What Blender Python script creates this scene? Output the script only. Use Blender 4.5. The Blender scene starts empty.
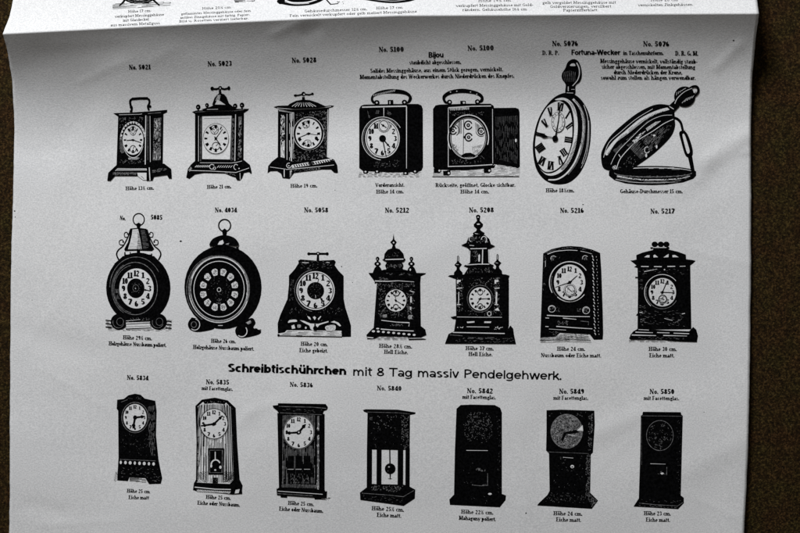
import bpy, math, random
from mathutils import Vector, noise
from mathutils.geometry import tessellate_polygon
random.seed(7)

S = 0.0005            # metres of sheet per unit of page coordinate (page units run 0..800 across)
D = 1200.0            # camera height in page units
scene = bpy.context.scene
COL = scene.collection

# ------------------------------------------------------------------ camera
cd = bpy.data.cameras.new("camera"); cam = bpy.data.objects.new("camera", cd); COL.objects.link(cam)
cam.location = (0, 0, D * S)
cd.sensor_width = 36.0; cd.lens = 36.0 * D / 800.0
cd.clip_start = 0.01; cd.clip_end = 50
scene.camera = cam

# ------------------------------------------------------------------ light
w = bpy.data.worlds.new("World"); scene.world = w; w.use_nodes = True
bg = w.node_tree.nodes["Background"]
bg.inputs[0].default_value = (1.0, 0.94, 0.875, 1); bg.inputs[1].default_value = 0.09
ld = bpy.data.lights.new("window_light", 'AREA'); ld.shape = 'RECTANGLE'
ld.size = 0.42; ld.size_y = 0.30; ld.energy = 28.0; ld.color = (0.97, 0.98, 1.0)
lo = bpy.data.objects.new("window_light", ld); COL.objects.link(lo)
az, el, dist = math.radians(16), math.radians(23.5), 1.32
lo.location = (-math.sin(az) * math.cos(el) * dist, math.cos(az) * math.cos(el) * dist, math.sin(el) * dist)
lo.rotation_euler = (-Vector(lo.location)).to_track_quat('-Z', 'Y').to_euler()
vs = scene.view_settings
vs.view_transform = 'Standard'; vs.look = 'None'; vs.exposure = 0.0; vs.gamma = 1.0; vs.use_curve_mapping = False

# ------------------------------------------------------------------ materials
def new_mat(name):
    m = bpy.data.materials.new(name); m.use_nodes = True
    nt = m.node_tree; return m, nt, nt.nodes["Principled BSDF"]
def nd(nt, t, **k):
    n = nt.nodes.new(t)
    for a, v in k.items():
        if a in n.inputs: n.inputs[a].default_value = v
        else: setattr(n, a, v)
    return n
def ramp(nt, fac, stops):
    r = nt.nodes.new("ShaderNodeValToRGB"); el_ = r.color_ramp.elements
    while len(el_) < len(stops): el_.new(0.5)
    for e, (p, c) in zip(el_, stops): e.position = p; e.color = (*c, 1)
    nt.links.new(fac, r.inputs[0]); return r

def paper_mat():
    m, nt, b = new_mat("paper_stock")
    tc = nd(nt, "ShaderNodeTexCoord")
    n1 = nd(nt, "ShaderNodeTexNoise"); n1.inputs["Scale"].default_value = 1500; n1.inputs["Detail"].default_value = 3
    n2 = nd(nt, "ShaderNodeTexNoise"); n2.inputs["Scale"].default_value = 14; n2.inputs["Detail"].default_value = 4
    for n in (n1, n2): nt.links.new(tc.outputs["Object"], n.inputs["Vector"])
    r1 = ramp(nt, n1.outputs["Fac"], [(0.28, (0.615, 0.62, 0.625)), (0.72, (0.835, 0.835, 0.835))])
    r2 = ramp(nt, n2.outputs["Fac"], [(0.3, (0.95, 0.955, 0.96)), (0.7, (1, 1, 0.995))])
    mx = nt.nodes.new("ShaderNodeMix"); mx.data_type = 'RGBA'; mx.blend_type = 'MULTIPLY'; mx.inputs[0].default_value = 1
    nt.links.new(r1.outputs[0], mx.inputs[6]); nt.links.new(r2.outputs[0], mx.inputs[7])
    nt.links.new(mx.outputs[2], b.inputs["Base Color"])
    n3 = nd(nt, "ShaderNodeTexNoise"); n3.inputs["Scale"].default_value = 1500; n3.inputs["Detail"].default_value = 4
    nt.links.new(tc.outputs["Object"], n3.inputs["Vector"])
    bp = nd(nt, "ShaderNodeBump"); bp.inputs["Strength"].default_value = 0.4; bp.inputs["Distance"].default_value = 0.00012
    nt.links.new(n3.outputs["Fac"], bp.inputs["Height"]); nt.links.new(bp.outputs[0], b.inputs["Normal"])
    b.inputs["Roughness"].default_value = 0.85; b.inputs["Specular IOR Level"].default_value = 0.12
    return m
def ink_mat(name="printing_ink", lo=(0.0012, 0.0012, 0.0014), hi=(0.006, 0.006, 0.0065)):
    m, nt, b = new_mat(name)
    tc = nd(nt, "ShaderNodeTexCoord")
    n1 = nd(nt, "ShaderNodeTexNoise"); n1.inputs["Scale"].default_value = 900; n1.inputs["Detail"].default_value = 3
    nt.links.new(tc.outputs["Object"], n1.inputs["Vector"])
    r1 = ramp(nt, n1.outputs["Fac"], [(0.35, lo), (0.75, hi)])
    nt.links.new(r1.outputs[0], b.inputs["Base Color"])
    b.inputs["Roughness"].default_value = 1.0; b.inputs["Specular IOR Level"].default_value = 0.0
    return m
def cloth_mat():
    m, nt, b = new_mat("brown_cloth")
    tc = nd(nt, "ShaderNodeTexCoord")
    n1 = nd(nt, "ShaderNodeTexNoise"); n1.inputs["Scale"].default_value = 950; n1.inputs["Detail"].default_value = 3; n1.inputs["Roughness"].default_value = 0.7
    n2 = nd(nt, "ShaderNodeTexNoise"); n2.inputs["Scale"].default_value = 75; n2.inputs["Detail"].default_value = 3
    n3 = nd(nt, "ShaderNodeTexVoronoi"); n3.inputs["Scale"].default_value = 260
    for n in (n1, n2, n3): nt.links.new(tc.outputs["Object"], n.inputs["Vector"])
    r1 = ramp(nt, n1.outputs["Fac"], [(0.34, (0.005, 0.0026, 0.0008)), (0.52, (0.026, 0.0148, 0.005)), (0.70, (0.092, 0.057, 0.022))])
    r2 = ramp(nt, n2.outputs["Fac"], [(0.36, (1.0, 0.84, 0.72)), (0.66, (0.86, 1.0, 0.70))])
    mx = nt.nodes.new("ShaderNodeMix"); mx.data_type = 'RGBA'; mx.blend_type = 'MULTIPLY'; mx.inputs[0].default_value = 1
    nt.links.new(r1.outputs[0], mx.inputs[6]); nt.links.new(r2.outputs[0], mx.inputs[7])
    r3 = ramp(nt, n3.outputs["Distance"], [(0.05, (0.11, 0.09, 0.05)), (0.10, (0, 0, 0))])
    ad = nt.nodes.new("ShaderNodeMix"); ad.data_type = 'RGBA'; ad.blend_type = 'ADD'; ad.inputs[0].default_value = 0.35
    nt.links.new(mx.outputs[2], ad.inputs[6]); nt.links.new(r3.outputs[0], ad.inputs[7])
    nt.links.new(ad.outputs[2], b.inputs["Base Color"])
    bp = nd(nt, "ShaderNodeBump"); bp.inputs["Strength"].default_value = 0.6; bp.inputs["Distance"].default_value = 0.0006
    nt.links.new(n1.outputs["Fac"], bp.inputs["Height"]); nt.links.new(bp.outputs[0], b.inputs["Normal"])
    b.inputs["Roughness"].default_value = 0.95; b.inputs["Specular IOR Level"].default_value = 0.1
    return m
PAPER, INK, CLOTH = paper_mat(), ink_mat(), cloth_mat()
THIN = ink_mat("thin_ink", (0.09, 0.09, 0.092), (0.30, 0.30, 0.302))
MATS = [INK, PAPER, THIN]

# ------------------------------------------------------------------ setting: the cloth covered table the sheet lies on
def build_table():
    n = 60; half = 0.6; vs_, fs = [], []
    for j in range(n + 1):
        for i in range(n + 1):
            x = -half + 2 * half * i / n; y = -half + 2 * half * j / n
            vs_.append((x, y, 0.0006 * noise.noise(Vector((x * 9, y * 9, 3)))-0.0006))
    for j in range(n):
        for i in range(n):
            a = j * (n + 1) + i; fs.append((a, a + 1, a + n + 2, a + n + 1))
    me = bpy.data.meshes.new("tabletop"); me.from_pydata(vs_, [], fs); me.materials.append(CLOTH)
    for p in me.polygons: p.use_smooth = True
    o = bpy.data.objects.new("tabletop", me); COL.objects.link(o); o["kind"] = "structure"
build_table()

# ------------------------------------------------------------------ the relief of the folded sheet
def interp(pts, t):
    if t <= pts[0][0]: return pts[0][1]
    for (a, va), (b, vb) in zip(pts, pts[1:]):
        if t <= b:
            f = (t - a) / (b - a); return va + (vb - va) * f
    return pts[-1][1]
RIDGE = [(3, 34), (50, 31.6), (100, 29), (200, 24), (300, 19.3), (400, 15.7), (500, 15.3), (600, 14.6), (759, 13.7)]
LEFT = [(-70, 14.5), (-20, 14.2), (0, 13), (17, 9.3), (34, 3), (45, 6), (55, 8.2), (80, 12), (110, 14), (133, 14.4), (200, 13), (266, 11), (400, 10), (480, 9.8), (533, 9.3), (620, 8.6)]
RIGHT = [(-70, 752), (-20, 754), (0, 757), (13.7, 759), (40, 755.5), (70, 752.8), (100, 751.3), (133, 750.8), (200, 751), (266, 751), (400, 749.3), (466, 747.5), (533, 744), (620, 741)]
def smooth01(t):
    t = max(0.0, min(1.0, t)); return t * t * (3 - 2 * t)
CREASES = [  # x0,y0,x1,y1, width, height
    (84, 80, 120, 63, 4, 0.16), (40, 55, 110, 50, 14, -0.35), (60, 44, 118, 40, 6, 0.10),
    (276, 33, 302, 21, 5, 0.30), (304, 35, 318, 28, 7, -0.45), (150, 62, 175, 48, 5, 0.12),
    (560, 505, 640, 430, 3.5, 0.10), (566, 300, 612, 372, 3.5, 0.07), (44, 370, 96, 402, 3.5, 0.12), (60, 300, 30, 340, 4, 0.12), (690, 250, 742, 262, 3.5, 0.12), (700, 500, 742, 520, 4, 0.14), (330, 215, 356, 250, 3.5, 0.08),
    (754, 131, 708, 160, 10, 0.75), (712, 158, 700, 180, 7, 0.3), (754, 150, 743, 153, 3, 0.3), (735, 160, 690, 200, 12, -0.3),
    (718, 66, 738, 46, 5, 0.4),
    (30, 506, 62, 512, 9, -0.4), (52, 525, 110, 521, 3, 0.14), (62, 506, 76, 528, 4, 0.12),
    (240, 424, 250, 412, 5, 0.22), (250, 412, 268, 404, 6, 0.2), (268, 396, 258, 430, 10, -0.3),
    (520, 425, 526, 500, 12, 0.45), (600, 432, 640, 415, 10, 0.5), (360, 300, 440, 250, 16, 0.35),
    (100, 120, 60, 180, 14, 0.35), (14, 330, 90, 352, 14, -0.4), (690, 470, 745, 440, 12, 0.4),
]
def hgt(x, y):
    yr = interp(RIDGE, x); u = max(0, min(1, x / 760.0))
    H = 33 - 8 * u
    T = 124 - 8 * u; ex = 1.85 + 0.12 * u; H = 0.43 * T / ex
    if y >= yr:
        h = H * max(0.0, 1 - (y - yr) / T) ** ex
    else:
        h = H * math.exp(-(yr - y) * 0.29 / H)
    h += 2.2
    amp = smooth01(abs(y - yr) / 40.0)
    h += amp * (1.7 * noise.noise(Vector((x / 150.0, y / 120.0, 1.7))) + 0.34 * noise.noise(Vector((x / 50.0, y / 44.0, 5.1))))
    for x0, y0, x1, y1, wd, a in CREASES:
        dx, dy = x1 - x0, y1 - y0; L2 = dx * dx + dy * dy
        tt = ((x - x0) * dx + (y - y0) * dy) / L2
        if tt < -0.6 or tt > 1.6: continue
        px, py = x0 + dx * tt, y0 + dy * tt
        d2 = (x - px) ** 2 + (y - py) ** 2
        if d2 > 9 * wd * wd: continue
        e = 0.0 if 0 <= tt <= 1 else (-tt if tt < 0 else tt - 1)
        h += a * math.exp(-d2 / (wd * wd)) * math.exp(-(e / 0.25) ** 2)
    # the free edges bend up a little
    el_ = interp(LEFT, y); er = interp(RIGHT, y)
    h += 1.4 * smooth01((x - er + 60) / 60) ** 2 * smooth01((y - 60) / 60)
    return max(h, 0.9)
def P(x, y, z=0.0):
    h = hgt(x, y) + z
    f = (D - h) / D * S
    return Vector(((x - 400) * f, -(y - 266.5) * f, h * S))
def N(x, y):
    e = 0.6
    a = P(x + e, y) - P(x - e, y); b = P(x, y - e) - P(x, y + e)
    n = a.cross(b); n.normalize(); return n

# ------------------------------------------------------------------ the sheet (thing)
sheet = bpy.data.objects.new("catalogue_sheet", None); COL.objects.link(sheet)
sheet.empty_display_size = 0.05
sheet["label"] = "folded white catalogue sheet printed with rows of black clock engravings, lying on brown cloth"
sheet["category"] = "catalogue page"

def build_paper():
    ys = []
    y = -70.0
    rows = []          # row parameter: offset from ridge, so that the fold follows mesh rows
    t = -96.0
    while t < 585:
        rows.append(t)
        t += 1.0 if -8 <= t < 12 else 2.5
    nx = 250; V, NN, F = [], [], []
    for t in rows:
        for i in range(nx + 1):
            f = i / nx
            # fixed point of x on the edges and y on the ridge
            x = 380.0; yy = 0
            for _ in range(4):
                yy = interp(RIDGE, x) * smooth01(1 - t / 420.0) + 18 * (1 - smooth01(1 - t / 420.0)) + t if t > 0 else interp(RIDGE, x) + t
                x = LEFT_(yy) + (RIGHT_(yy) - LEFT_(yy)) * f
            V.append(P(x, yy)); NN.append(N(x, yy) if abs(t) > 1 else None)
            if NN[-1] is None:
                NN[-1] = N(x, yy + (1.2 if t >= 0 else -1.2))
    for j in range(len(rows) - 1):
        for i in range(nx):
            a = j * (nx + 1) + i; F.append((a, a + nx + 1, a + nx + 2, a + 1))
    me = bpy.data.meshes.new("paper"); me.from_pydata(V, [], F); me.materials.append(PAPER)
    for p in me.polygons: p.use_smooth = True
    o = bpy.data.objects.new("paper", me); COL.objects.link(o); o.parent = sheet
    md = o.modifiers.new("thickness", 'SOLIDIFY'); md.thickness = 0.00022; md.offset = -1
    return o
def LEFT_(y): return interp(LEFT, y) + 0.45 * noise.noise(Vector((y / 23.0, 0, 0))) + 0.25 * noise.noise(Vector((y / 5.0, 2, 0)))
def RIGHT_(y): return interp(RIGHT, y) + 0.45 * noise.noise(Vector((y / 23.0, 8, 0))) + 0.25 * noise.noise(Vector((y / 5.0, 5, 0)))
build_paper()

# ------------------------------------------------------------------ printing: flat ink shapes laid on the sheet
def split_tri(tri, out, mx=3.6):
    st = [tri]
    while st:
        a, b, c = st.pop()
        la = math.dist(a, b); lb = math.dist(b, c); lc = math.dist(c, a)
        m = max(la, lb, lc)
        if m <= mx: out.append((a, b, c)); continue
        if m == la: q = ((a[0] + b[0]) / 2, (a[1] + b[1]) / 2); st += [(a, q, c), (q, b, c)]
        elif m == lb: q = ((b[0] + c[0]) / 2, (b[1] + c[1]) / 2); st += [(a, b, q), (a, q, c)]
        else: q = ((c[0] + a[0]) / 2, (c[1] + a[1]) / 2); st += [(a, b, q), (q, b, c)]
def inpoly(x, y, pg):
    c = False; j = len(pg) - 1
    for i in range(len(pg)):
        xi, yi = pg[i]; xj, yj = pg[j]
        if (yi > y) != (yj > y) and x < (xj - xi) * (y - yi) / (yj - yi) + xi: c = not c
        j = i
    return c
def catmull(pts, n=6, closed=False):
    out = []; k = len(pts)
    rng = range(k) if closed else range(k - 1)
    for i in rng:
        g = (lambda q: pts[q % k]) if closed else (lambda q: pts[max(0, min(k - 1, q))])
        p0, p1, p2, p3 = g(i - 1), g(i), g(i + 1), g(i + 2)
        for s in range(n):
            t = s / n; t2 = t * t; t3 = t2 * t
            out.append(tuple(0.5 * (2 * p1[d] + (p2[d] - p0[d]) * t + (2 * p0[d] - 5 * p1[d] + 4 * p2[d] - p3[d]) * t2 + (3 * p1[d] - p0[d] - 3 * p2[d] + p3[d]) * t3) for d in (0, 1)))
    if not closed: out.append(pts[-1])
    return out

class Print:
    """collects flat shapes in page units; every call is laid a hair above the one before"""
    def __init__(s): s.z = 0.10; s.buf = []; s.cur = None
    LOW = {'carrying_handle', 'winding_key', 'finial', 'spire', 'hanging_ring', 'corner_ball', 'ball', 'scroll_bracket', 'foot', 'chain_link', 'pillar', 'pendulum'}
    def part(s, name, label=None):
        if name in s.LOW: s.keep = max(getattr(s, 'keep', 0), s.z); s.z = 0.13
        elif getattr(s, 'keep', 0) > s.z: s.z = s.keep
        s.cur = [name, label, []]; s.buf.append(s.cur)
    def step(s): s.z += 0.009
    def tris(s, col, tl):
        out = []
        for t in tl: split_tri(t, out)
        z = s.z; mi = 'kwg'.index(col)
        for t in out: s.cur[2].append((t, z, mi))
    def poly(s, col, pts):
        ix = tessellate_polygon([[Vector((p[0], p[1], 0)) for p in pts]])
        s.tris(col, [tuple(tuple(pts[i]) for i in t) for t in ix])
    def strip(s, col, A, B):
        tl = []
        for i in range(len(A) - 1):
            tl += [(A[i], A[i + 1], B[i + 1]), (A[i], B[i + 1], B[i])]
        s.tris(col, tl)
    def stroke(s, col, pts, w0, w1=None):
        if w1 is None: w1 = w0
        n = len(pts); A, B = [], []
        for i, p in enumerate(pts):
            a = pts[max(0, i - 1)]; b = pts[min(n - 1, i + 1)]
            dx, dy = b[0] - a[0], b[1] - a[1]; l = math.hypot(dx, dy) or 1
            hw = (w0 + (w1 - w0) * i / max(1, n - 1)) / 2
            if 0 < i < n - 1:
                d1 = (p[0] - a[0], p[1] - a[1]); d2 = (b[0] - p[0], b[1] - p[1])
                l1 = math.hypot(*d1) or 1; l2 = math.hypot(*d2) or 1
                cs = (d1[0] * d2[0] + d1[1] * d2[1]) / l1 / l2
                hw *= min(1.6, 1 / max(0.3, math.sqrt(max(0, (1 + cs) / 2))))
            nx, ny = -dy / l * hw, dx / l * hw
            A.append((p[0] + nx, p[1] + ny)); B.append((p[0] - nx, p[1] - ny))
        s.strip(col, A, B)
    def build(s, root_name, parent, label=None):
        root = None
        for name, lab, items in s.buf:
            if not items: continue
            V, F, MI, NN = [], [], [], []
            idx = {}
            for t, z, mi in items:
                (ax, ay), (bx, by), (cx, cy) = t
                if (bx - ax) * (cy - ay) - (by - ay) * (cx - ax) > 0: t = (t[0], t[2], t[1])
                f = []
                for q in t:
                    key = (round(q[0], 3), round(q[1], 3), z)
                    if key not in idx:
                        idx[key] = len(V); V.append(P(q[0], q[1], z)); NN.append(N(q[0], q[1]))
                    f.append(idx[key])
                if len(set(f)) == 3: F.append(f); MI.append(mi)
            me = bpy.data.meshes.new(name); me.from_pydata(V, [], F)
            for m in MATS: me.materials.append(m)
            me.polygons.foreach_set("material_index", MI)
            me.polygons.foreach_set("use_smooth", [True] * len(F))
            me.update()
            me.normals_split_custom_set_from_vertices(NN)
            o = bpy.data.objects.new(name, me); COL.objects.link(o)
            if root is None:
                root = o; o.parent = parent
                if label: o["label"] = label
            else:
                o.parent = root
                if lab: o["label"] = lab
        return root

# ------------------------------------------------------------------ lettering: a small stroke alphabet, cap height 1
X = .66
GS = {}
G = {}   # glyph -> (advance, [strokes]);  v: stem, h: bar, a: arc, d: diagonal (t thick / n thin), o: dot
def g(ch, adv, *st): G[ch] = (adv, st)
def v(x, y0, y1, fl='tb'): return ('v', x, y0, y1, fl)
def hb(x0, x1, y): return ('h', x0, x1, y)
def a(cx, cy, rx, ry, a0=0, a1=360): return ('a', cx, cy, rx, ry, a0, a1)
def dg(x0, y0, x1, y1, k='t'): return ('d', x0, y0, x1, y1, k)
def dot(x, y): return ('o', x, y)
g(' ', .36)
g('a', .64, a(.26, .19, .17, .19), v(.47, 0, .48, 'B'), a(.28, .46, .19, .2, 0, 150))
g('b', .68, v(.15, 0, 1, 'l'), a(.36, .33, .2, .33))
g('c', .58, a(.32, .33, .22, .33, 48, 312))
g('d', .70, a(.30, .33, .2, .33), v(.52, 0, 1, 'lB'))
g('e', .60, a(.31, .33, .22, .33, 0, 312), hb(.09, .53, .34))
g('f', .44, v(.2, 0, .8, 'b'), a(.36, .8, .16, .2, 50, 180), hb(.04, .42, .62))
g('g', .62, a(.28, .40, .19, .26), a(.30, -.10, .23, .16), hb(.42, .6, .62))
g('h', .76, v(.15, 0, 1, 'lb'), a(.37, .40, .21, .26, 0, 180), v(.58, 0, .4, 'b'))
g('i', .36, v(.17, 0, X, 'lb'), dot(.17, .9))
g('j', .36, v(.19, -.1, X, 'l'), a(.05, -.1, .14, .14, 180, 360), dot(.19, .9))
g('k', .72, v(.15, 0, 1, 'lb'), dg(.22, .28, .55, X, 'n'), dg(.3, .36, .6, 0), hb(.42, .66, X - .03))
g('l', .36, v(.17, 0, 1, 'lb'))
g('m', 1.08, v(.15, 0, X, 'lb'), a(.34, .40, .18, .26, 0, 180), v(.53, 0, .4, 'b'), a(.72, .40, .18, .26, 0, 180), v(.91, 0, .4, 'b'))
g('n', .76, v(.15, 0, X, 'lb'), a(.37, .40, .21, .26, 0, 180), v(.58, 0, .4, 'b'))
g('o', .64, a(.32, .33, .23, .33))
g('p', .70, v(.15, -.3, X, 'lb'), a(.37, .33, .2, .33))
g('r', .52, v(.15, 0, X, 'lb'), a(.33, .44, .17, .22, 40, 180), dot(.42, .54))
g('s', .52, a(.25, .49, .17, .17, 40, 270), a(.25, .165, .17, .165, -140, 90))
g('t', .44, v(.2, .12, .88, ''), a(.32, .14, .12, .14, 180, 300), hb(.03, .42, .62))
g('u', .76, v(.15, .26, X, 'l'), a(.37, .26, .21, .26, 180, 360), v(.58, 0, X, 'lB'))
g('v', .66, dg(.08, X, .33, 0), dg(.33, 0, .57, X, 'n'), hb(.0, .22, X - .03), hb(.46, .66, X - .03))
g('w', .98, dg(.08, X, .29, 0), dg(.29, 0, .48, X, 'n'), dg(.46, X, .67, 0), dg(.67, 0, .88, X, 'n'), hb(0, .2, X - .03), hb(.78, .98, X - .03))
g('x', .66, dg(.08, X, .56, 0), dg(.08, 0, .56, X, 'n'))
g('y', .66, dg(.08, X, .33, 0), dg(.2, -.28, .57, X, 'n'), hb(.0, .22, X - .03), hb(.46, .66, X - .03))
g('z', .56, hb(.06, .5, X - .04), hb(.06, .5, .04), dg(.08, .04, .48, X - .04))
g('ß', .70, v(.15, 0, .75, 'b'), a(.32, .76, .17, .22, 0, 180), a(.35, .26, .22, .26, -110, 100))
for u_, b_ in (('ä', 'a'), ('ö', 'o'), ('ü', 'u')):
    ad, st = G[b_]; G[u_] = (ad, list(st) + [dot(ad * .30, .90), dot(ad * .66, .90)])
g('A', .86, dg(.08, 0, .4, 1, 'n'), dg(.4, 1, .74, 0), hb(.2, .6, .32), hb(0, .22, .04), hb(.58, .9, .04))
g('B', .82, v(.2, 0, 1), a(.42, .75, .22, .25, -90, 90), a(.44, .26, .26, .26, -90, 90), hb(.2, .42, .97), hb(.2, .44, .5), hb(.2, .44, .03))
g('D', .88, v(.2, 0, 1), a(.38, .5, .36, .5, -90, 90), hb(.2, .4, .97), hb(.2, .4, .03))
g('E', .78, v(.2, 0, 1), hb(.2, .66, .96), hb(.2, .52, .52), hb(.2, .68, .04))
g('F', .72, v(.2, 0, 1), hb(.2, .66, .96), hb(.2, .52, .5))
g('G', .86, a(.44, .5, .34, .5, 45, 330), v(.7, .08, .44, 't'))
g('H', .94, v(.2, 0, 1), v(.72, 0, 1), hb(.2, .72, .52))
g('K', .92, v(.2, 0, 1), dg(.28, .38, .68, 1, 'n'), dg(.4, .54, .76, 0), hb(.54, .84, .96), hb(.62, .92, .04))
g('M', 1.08, v(.16, 0, 1), v(.88, 0, 1), dg(.2, 1, .52, .1), dg(.52, .1, .84, 1, 'n'))
g('N', .94, ('d', .18, 0, .18, 1, 'n'), ('d', .76, 0, .76, 1, 'n'), dg(.16, 1, .76, 0), hb(.04, .34, .04), hb(.6, .92, .96), hb(.02, .24, .96))
g('P', .78, v(.2, 0, 1), a(.4, .73, .26, .27, -90, 90), hb(.2, .42, .97), hb(.2, .42, .47))
g('R', .88, v(.2, 0, 1), a(.4, .75, .24, .25, -90, 90), hb(.2, .42, .97), hb(.2, .42, .5), dg(.44, .5, .74, 0))
g('S', .70, a(.34, .75, .24, .24, 30, 270), a(.34, .26, .26, .26, -150, 90))
g('T', .80, v(.4, 0, 1, 'b'), hb(.06, .74, .95), ('d', .08, .95, .08, .74, 'n'), ('d', .72, .95, .72, .74, 'n'))
g('V', .84, dg(.1, 1, .42, 0), dg(.42, 0, .74, 1, 'n'), hb(0, .26, .96), hb(.6, .86, .96))
g('W', 1.2, dg(.1, 1, .36, 0), dg(.36, 0, .6, 1, 'n'), dg(.56, 1, .82, 0), dg(.82, 0, 1.08, 1, 'n'), hb(0, .26, .96), hb(.94, 1.2, .96))
g('Z', .72, hb(.08, .62, .95), hb(.06, .64, .05), dg(.12, .05, .58, .95))
g('0', .66, a(.32, .5, .22, .5))
g('1', .48, v(.25, 0, 1, 'b'), dg(.08, .8, .25, .98, 'n'))
g('2', .64, a(.32, .72, .2, .27, -20, 170), dg(.1, .08, .5, .64, 'n'), hb(.08, .56, .08), hb(.08, .56, .02))
g('3', .62, a(.3, .75, .19, .24, -90, 160), a(.29, .27, .22, .27, -150, 90))
g('4', .66, v(.44, 0, 1, 'b'), dg(.06, .3, .44, 1, 'n'), hb(.04, .62, .28))
g('5', .62, a(.29, .31, .23, .31, -150, 130), ('d', .13, .48, .16, 1, 'n'), hb(.14, .52, .94), hb(.14, .5, .88))
g('6', .64, a(.32, .3, .21, .3), a(.42, .5, .32, .5, 100, 190))
g('7', .60, hb(.06, .56, .93), hb(.06, .56, .88), dg(.22, 0, .54, .9))
g('8', .66, a(.32, .75, .18, .24), a(.32, .26, .23, .26))
g('9', .64, a(.32, .7, .21, .3), a(.22, .5, .32, .5, -80, 10))
g('½', .72, dg(.2, .55, .2, 1, 'n'), dg(.12, 0, .56, 1, 'n'), a(.5, .32, .1, .13, -20, 170), dg(.4, .03, .6, .25, 'n'), hb(.38, .66, .03))
g('.', .30, dot(.13, .09)); g(',', .30, dot(.13, .09), dg(.16, .08, .08, -.16, 'n')); g('-', .42, hb(.06, .36, .3), hb(.06, .36, .36))

def gs(ch, adv, *st): GS[ch] = (adv, st)
gs('a', .63, a(.28, .21, .2, .21), v(.5, 0, .52), a(.29, .52, .21, .22, 0, 155))
gs('b', .69, v(.15, 0, 1), a(.37, .37, .24, .37))
gs('c', .60, a(.33, .37, .26, .37, 48, 312))
gs('d', .69, a(.31, .37, .24, .37), v(.54, 0, 1))
gs('e', .65, a(.33, .37, .26, .37, 0, 318), hb(.1, .58, .37))
gs('g', .69, a(.31, .37, .24, .37), v(.54, -.08, .74), a(.30, -.08, .24, .18, 195, 360))
gs('h', .69, v(.15, 0, 1), a(.35, .45, .2, .29, 0, 180), v(.55, 0, .47))
gs('i', .29, v(.15, 0, .74), dot(.15, .93)); gs('l', .29, v(.15, 0, 1)); gs('j', .30, v(.16, -.12, .74), dot(.16, .93), a(.04, -.1, .13, .15, 190, 360))
gs('k', .62, v(.15, 0, 1), dg(.2, .3, .52, .74), dg(.3, .44, .58, 0))
gs('m', 1.02, v(.15, 0, .74), a(.33, .45, .18, .29, 0, 180), v(.51, 0, .47), a(.69, .45, .18, .29, 0, 180), v(.87, 0, .47))
gs('n', .69, v(.15, 0, .74), a(.35, .45, .2, .29, 0, 180), v(.55, 0, .47))
gs('o', .66, a(.33, .37, .26, .37)); gs('r', .43, v(.15, 0, .74), a(.36, .42, .21, .32, 55, 180))
gs('s', .56, a(.28, .545, .2, .195, 35, 270), a(.28, .19, .2, .19, -145, 90))
gs('t', .42, v(.2, .14, .96), a(.33, .17, .13, .17, 180, 285), hb(.03, .4, .70))
gs('u', .69, v(.15, .29, .74), a(.35, .29, .2, .29, 180, 360), v(.55, 0, .74)); gs('ü', .69, *(list(GS['u'][1]) + [dot(.22, .95), dot(.48, .95)]))
gs('v', .60, dg(.08, .74, .3, 0), dg(.3, 0, .52, .74)); gs('w', .90, dg(.08, .74, .26, 0), dg(.26, 0, .45, .74), dg(.45, .74, .64, 0), dg(.64, 0, .82, .74))
gs('T', .74, v(.37, 0, 1), hb(.03, .71, .93)); gs('P', .74, v(.17, 0, 1), a(.4, .72, .27, .28, -90, 90), hb(.17, .42, .94), hb(.17, .42, .47))
gs('S', .70, a(.35, .73, .25, .26, 30, 270), a(.35, .26, .27, .26, -150, 90)); gs('F', .64, v(.17, 0, 1), hb(.17, .62, .93), hb(.17, .54, .5))
gs('W', 1.1, dg(.08, 1, .3, 0), dg(.3, 0, .54, 1), dg(.54, 1, .78, 0), dg(.78, 0, 1.0, 1)); gs('B', .76, v(.17, 0, 1), a(.4, .75, .22, .25, -90, 90), a(.42, .26, .26, .26, -90, 90), hb(.17, .42, .93), hb(.17, .44, .5), hb(.17, .44, .07))
gs('8', .70, a(.35, .74, .21, .26), a(.35, .27, .26, .27)); gs(' ', .40)

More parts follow.
